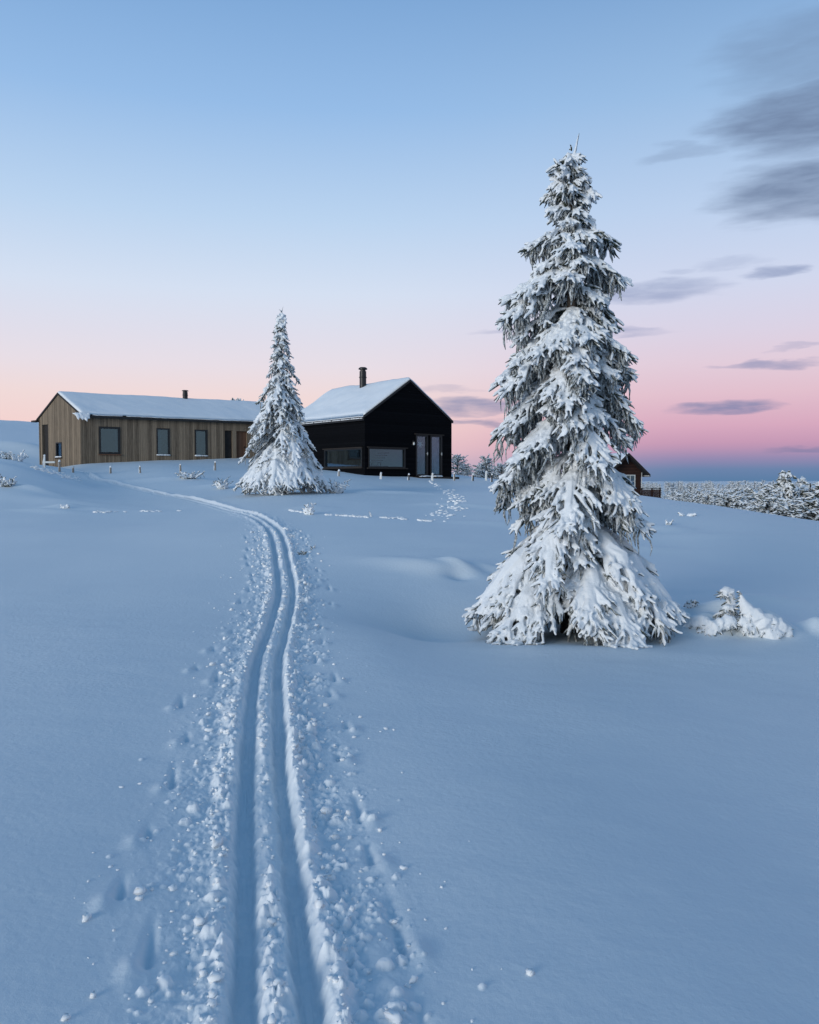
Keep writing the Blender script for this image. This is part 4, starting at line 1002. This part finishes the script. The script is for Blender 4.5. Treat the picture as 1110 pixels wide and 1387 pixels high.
shrub('twig_tuft', 'small snowy tuft right of the tall spruce, farther of the two on the slope', 'twig tuft', hit(929, 699), .14, .26, 7, 41, 1.3, snowy=1)
shrub('snowy_shrub', 'frosted twiggy shrub among the drifts left of the wooden house, leftmost', 'shrub', hit(10, 622), .5, .6, 24, 42, 1.2, snowy=.6)
shrub('snowy_shrub', 'bright snow-plastered shrub among the drifts left of the wooden house', 'shrub', hit(25, 624), .55, .5, 26, 43, 1.3, snowy=1)
shrub('twig_tuft', 'needle tuft half buried in a snow mound next to the tall spruce', 'twig tuft', hit(938, 822), .17, .10, 12, 44, .8, snowy=.45)
shrub('twig_tuft', 'dark twigs under the low snow hummock right of the tall spruce', 'twig tuft', hit(952, 856), .09, .09, 10, 45, .7, snowy=.6, up=.4)
def bent(name, label, px, py, polys, seed, d=None):
    """a young tree bowed and buried under snow; polys: (offsets in metres x,z list, radii)"""
    b = hit(px, py); rg = np.random.default_rng(seed); tw, sn = Tubes(), Tubes()
    for pts, rad in polys:
        P = np.array([(x, y, z) for x, y, z in pts], float); P = spline(P, 4); r = np.interp(np.linspace(0, 1, len(P)), np.linspace(0, 1, len(rad)), rad)
        sn.add(P, r * rg.uniform(.85, 1.15, len(P)))
        for k in range(34):
            i = rg.integers(0, len(P)); d_ = rg.normal(0, 1, 3); d_[0] -= .6; d_[1] -= .3; d_[2] = -abs(d_[2]) * .5 + .1; d_ /= np.linalg.norm(d_)
            Q = crv(P[i], d_, r[i] + rg.uniform(.02, .07), .2, 4, 1.4, .05, rg); tw.add(Q, np.array([.010, .011, .009, .003]))
            if rg.random() < .5: sn.add(Q + [0, 0, .01], np.array([.012, .015, .013, .006]))
    t = empty(name, b); tag(t, label, 'sapling'); link('twigs', tw.mesh('twigs', 'needles', 6, .35, rg), t)
    link('snow_load', remesh(sn.mesh('s', 'tree_snow', 8, .15, rg), .011, 'snow_load', 'tree_snow', 3), t)
bent('buried_sapling', 'spiky sapling leaning out of the snow drift, buried to its tip', 1022, 856,
     [([(.22, 0, -.08), (.08, 0, .10), (-.05, .02, .23), (-.12, .02, .35), (-.17, .02, .47)], [.15, .15, .10, .045, .008]), ([(.42, .03, -.05), (.30, 0, .06), (.16, -.02, .12)], [.07, .11, .10]), ([(.0, 0, -.04), (-.12, -.02, .10), (-.16, 0, .16)], [.10, .09, .04])], 51)
bent('buried_sapling', 'hooked sapling top bowed over with dark needles under its snow', 996, 842,
     [([(.05, .05, -.05), (-.02, .05, .12), (-.04, .05, .26), (-.10, .03, .33), (-.14, .0, .27)], [.07, .06, .07, .07, .04]), ([(-.02, 0, -.02), (-.14, -.02, .06), (-.22, -.03, .04)], [.06, .06, .03]), ([(-.05, -.03, .12), (-.14, -.06, .13), (-.20, -.07, .05)], [.045, .045, .02])], 52)
bent('buried_sapling', 'low lumpy row of buried twigs reaching from the tall spruce towards the spiky sapling', 962, 856, [([(-.30, .1, -.03), (-.20, .08, .07), (-.08, .05, .10), (.06, .03, .05)], [.04, .08, .09, .05]), ([(-.05, -.03, -.03), (.08, -.02, .07), (.22, 0, .10), (.30, .02, .04)], [.05, .08, .09, .05]), ([(-.16, .15, .03), (-.22, .15, .15), (-.30, .14, .20)], [.05, .045, .02])], 54)
bent('buried_sapling', 'rounded snow-buried sapling at the right end of the drift', 1045, 858, [([(.15, .05, -.06), (.02, 0, .04), (-.10, -.02, .03), (-.16, -.03, -.03)], [.08, .11, .10, .04])], 53)

# ------------------------------------------------------------------ stakes along the plot edge
POSTS = [(60, 634, 13, 'white stake with a crossbar in front of the dark gable door', 1), (81, 640, 12, 'snow-topped stake below the small gable window', 0), (99, 640, 5, 'short grey stake close to the front corner of the wooden house', 0),
         (150, 641, 7, 'snow-topped stake in the snow below the square window', 0), (190, 641, 7, 'snow-topped stake between the square window and the first tall window', 0), (245, 641, 9, 'snow-topped stake rising behind the low shrub', 0),
         (291.5, 637, 9, 'snow-topped stake in front of the narrow dark shutter door', 0), (459.5, 645, 6, 'knobbly stake under the side half of the corner window', 0), (516.5, 649, 6, 'short white stake under the front half of the corner window', 0), (554, 650.5, 6, 'brownish stake left of the doorstep of the black house', 0),
         (586, 652, 8, 'white stake right in front of the doorstep of the black house', 0), (616, 651, 8, 'snow-topped stake just past the right corner of the black house', 0), (641, 651.5, 7, 'dark stake between the frosted trees right of the black house', 0),
         (659, 651, 10, 'tall thin white stake right of the frosted trees', 0), (666.5, 653, 8, 'dark stake nearest the left branches of the tall spruce', 0)]
for px, py, hpx, lab, cross in POSTS:
    b = hit(px, py, 20); h = hpx * b[1] / 1110 * 1.15
    if b[1] > 60: b = ground(px, 52.0); h = .5
    r = empty('stake', b); tag(r, lab, 'stake', 'stakes marking the edge of the plots')
    mb = MB(); a = .028 + .0004 * b[1]; tl = rng.uniform(-.05, .05, 2) * h
    mb.hexa([(-a, -a, -.4), (a, -a, -.4), (a, a, -.4), (-a, a, -.4)], [(-a * .8 + tl[0], -a * .8 + tl[1], h), (a * .8 + tl[0], -a * .8 + tl[1], h), (a * .8 + tl[0], a * .8 + tl[1], h), (-a * .8 + tl[0], a * .8 + tl[1], h)])
    if cross: mb.box(a * .9, .55, -.04, .04, h * .38, h * .38 + .09)
    white = 'white' in lab
    mb.build('post', 'white_paint' if white else ('dark_wood' if 'dark stake' in lab or 'brownish' in lab else 'grey_post'), r)
    T = Tubes(); T.add([(tl[0], tl[1], h - .02), (tl[0], tl[1], h + .02), (tl[0] + .01, tl[1], h + .06), (tl[0], tl[1], h + .10)], [a * 1.1, a * 1.35, a * 1.2, a * .4])
    T.add([(-a, -.01, -.05), (-a, -.012, h * .5), (-a * .9 + tl[0], -.01 + tl[1], h)], [.03, .028, .02])
    link('snow_cap', T.mesh('snow_cap', 'tree_snow', 8, .12, rng), r)

# ------------------------------------------------------------------ frosted trees further off
def far_tree(kind, seed, lod=1.0):
    """one small mesh of trunk, twigs and snow; height about 1"""
    rg = np.random.default_rng(seed); U = rg.uniform; tr, tw, sn = Tubes(), Tubes(), Tubes()
    tr.add([(0, 0, -.1), (.01, 0, .35), (0, .01, .7), (0, 0, .95)], [.028, .022, .013, .004])
    nb = int((74 if kind == 'spruce' else 84) * lod); cl = rg.normal(0, 1, (9, 3)); cl /= np.linalg.norm(cl, axis=1, keepdims=True); cw = U(.65, 1.15, 9)
    for i in range(nb):
        f = (i + U(0, 1)) / nb; a = i * 2.4 + U(-.4, .4)
        if kind == 'spruce':
            z = .03 + .95 * f; Rr = (.02 + .25 * (1 - f) ** .85) * U(.7, 1.15); dz = -.65 * Rr * (1 - f * .6)
        else:
            z = .04 + .84 * f; Rr = (.10 + .34 * math.sin(math.pi * (.14 + .80 * f)) ** .8) * U(.55, 1.1); dz = Rr * U(-.35, .75)
            v = np.array([math.cos(a), math.sin(a), f * 2 - 1]); Rr *= cw[int(np.argmax(cl @ v))]
        P = np.array([(math.cos(a) * Rr * t, math.sin(a) * Rr * t, z + dz * t ** 1.4) for t in np.linspace(0, 1, 4)]); P[1:] += rg.normal(0, .014, (3, 3))
        tw.add(P, np.array([.010, .010, .010, .006]))
        sn.add(P + [0, 0, .012], np.array([.006, .018, .020, .012]) * U(.6, 1.4), .8)
        for q in range(max(3, int(9 * lod))):
            u = U(.25, 1.05); b = P[0] + (P[-1] - P[0]) * u; d = rg.normal(0, 1, 3) + (P[-1] - P[0]) / (Rr + .01) * .7; d[2] = d[2] * .9 + (-.35 if kind == 'spruce' else .1); d /= np.linalg.norm(d)
            Q = crv(b, d, U(.03, .09), .35, 4, 1.4, .08, rg); tw.add(Q, np.array([.009, .014, .012, .004]) / max(.55, lod) ** .5)
            if rg.random() < .5: sn.add(Q + [0, 0, .009], np.array([.008, .017, .018, .009]) * U(.6, 1.35) / max(.5, lod) ** .5, .85)
    return tr, tw, sn
def far_mesh(kind, seed, lod=1.0, sides=5):
    tr, tw, sn = far_tree(kind, seed, lod); rg = np.random.default_rng(seed); Vs = []; Fs = []; mi = []; n = 0
    for k, (t, j) in enumerate(((tr, .1), (tw, .35), (sn, .25))):
        V, f = t.arrays(sides, j, rg, True, n); Vs.append(V); n += len(V)
        for q in f: Fs.append(q); mi.append(np.full(len(q), k))
    # faces grouped by size
    return np.concatenate(Vs), Fs, np.concatenate(mi)
FM = {}
for kind, sds in (('spruce', (61, 62, 63)), ('pine', (71, 72, 73, 74))):
    for sdn in sds:
        V, Fs, mi = far_mesh(kind, sdn); FM.setdefault(kind, []).append(npmesh('frosted_' + kind, V, Fs, ['bark', 'needles', 'tree_snow'], midx=mi))
def far_put(kind, i, base, h, label, group=None, wide=1.0, rz=None):
    o = link('frosted_' + kind, FM[kind][i % len(FM[kind])], None, (base[0], base[1], base[2] - .03 * h))
    o.scale = (h * wide, h * wide, h); o.rotation_euler = (0, 0, rz if rz is not None else rng.uniform(0, 6.28)); tag(o, label, 'tree', group); return o
def far_px(kind, i, px, top, d, label, group=None, wide=1.0):
    b = ground(px, d); zt = at(px, top, d)[2]; return far_put(kind, i, b, max(1.2, zt - b[2]), label, group, wide)
# beside the black house
far_px('pine', 0, 620, 612, 64, 'frosted pine rising close against the right corner of the black house', None, 1.0)
far_px('pine', 1, 634, 632, 74, 'low frosted pine just right of the tallest tree beside the black house', None, .9)
far_px('spruce', 0, 646, 637, 80, 'small dark gap-side frosted spruce midway between black house and tall spruce', None, 1.1)
far_px('pine', 2, 659, 616, 72, 'spreading frosted pine whose boughs meet the left side of the tall spruce', None, 1.05)
far_px('pine', 3, 680, 624, 76, 'frosted pine mostly hidden behind the left side of the tall spruce', None, 1.0)
far_px('pine', 1, 322.5, 533, 84, 'frosted pine top showing above the roof ridge of the wooden house', None, .45)
far_px('pine', 1, 629, 626, 70, 'bushy frosted pine in the gap right behind the first one beside the black house', None, 1.3)
far_px('pine', 3, 650, 628, 78, 'broad frosted pine in the middle of the clump right of the black house', None, 1.5)
far_px('spruce', 2, 671, 630, 82, 'pointed frosted spruce partly behind the left boughs of the tall spruce', None, 1.2)
# the stand beyond the crest on the right
far_px('spruce', 1, 1063, 633, 40, 'pointed frosted spruce standing above the stand at the right edge', None, .95)
GR = 'frosted trees in the stand beyond the snow crest'
LN = 'frost-covered bushy tree in the dense stand beyond the snow crest at right'
LF = 'frost-covered pointed spruce in the dense stand beyond the snow crest at right'
rg = np.random.default_rng(77)
spots = [(1098, 652, 42, 'pine'), (1082, 660, 41, 'pine'), (1045, 662, 45, 'pine'), (1030, 667, 47, 'pine'), (1112, 648, 47, 'pine'), (1010, 664, 52, 'pine'), (1055, 672, 40, 'pine'), (1075, 676, 37, 'pine'), (1105, 672, 36, 'pine'), (1095, 664, 45, 'spruce'), (1120, 660, 40, 'pine'),
         (995, 668, 50, 'pine'), (972, 664, 55, 'pine'), (1020, 676, 44, 'pine'), (1040, 682, 39, 'pine'), (985, 676, 46, 'pine'), (960, 670, 52, 'pine'), (948, 668, 58, 'pine'), (1130, 655, 50, 'pine'), (1140, 665, 42, 'spruce'), (1150, 650, 52, 'pine')]
for k in range(120):
    d = 50 + 190 * rg.random() ** 1.6; px = rg.uniform(885, 1170); 
    if px < 905 and d < 95: continue
    tp_ = 656.5 + 330 / d * rg.uniform(.8, 2.6) + max(0, (985 - px)) * .02; spots.append((px, tp_, d, 'pine' if rg.random() < .7 else 'spruce'))
for k, (px, tp_, d, kd) in enumerate(spots):
    b = ground(px, d); h = at(px, tp_, d)[2] - b[2]
    if k > 20 and (h < 1.5 or px < 925): continue
    h = min(max(h, 2.0), 7.0); far_put(kd, k, b, h * (1.0 if k > 20 else 1.06), LN if kd == 'pine' else LF, GR, rg.uniform(.9, 1.4) if k > 20 else rg.uniform(1.2, 1.8))
# the wood on the plain behind reads as one mass
def far_wood():
    protos = [far_mesh('pine', 81, .34, 4), far_mesh('pine', 82, .34, 4), far_mesh('spruce', 83, .34, 4)]
    rg = np.random.default_rng(99); Vs = []; Fs = {}; mi = {}; n = 0
    N = 620; d = 170 + 900 * rg.random(N) ** 1.7; px = rg.uniform(560, 1230, N); x = (px - 555) / F * d; z = hgt(x, d)
    for k in range(N):
        V, F_, m = protos[rg.integers(0, 3)]; h = rg.uniform(3, 5.5) * (1 + d[k] / 900); a = rg.uniform(0, 6.28); c, s = math.cos(a), math.sin(a); w = h * rg.uniform(1.0, 1.7)
        Vs.append(np.c_[(c * V[:, 0] - s * V[:, 1]) * w + x[k], (s * V[:, 0] + c * V[:, 1]) * w + d[k], V[:, 2] * h + z[k] - .1])
        o = 0
        for q in F_:
            Fs.setdefault(q.shape[1], []).append(q + n); mi.setdefault(q.shape[1], []).append(m[o:o + len(q)]); o += len(q)
        n += len(V)
    ks = list(Fs); me = npmesh('far_wood', np.concatenate(Vs), [np.concatenate(Fs[k]) for k in ks], ['bark', 'needles', 'tree_snow'], midx=np.concatenate([np.concatenate(mi[k]) for k in ks]))
    tag(link('far_wood', me), 'far frosted wood covering the plain to the horizon at right', 'wood', kind='stuff')
far_wood()
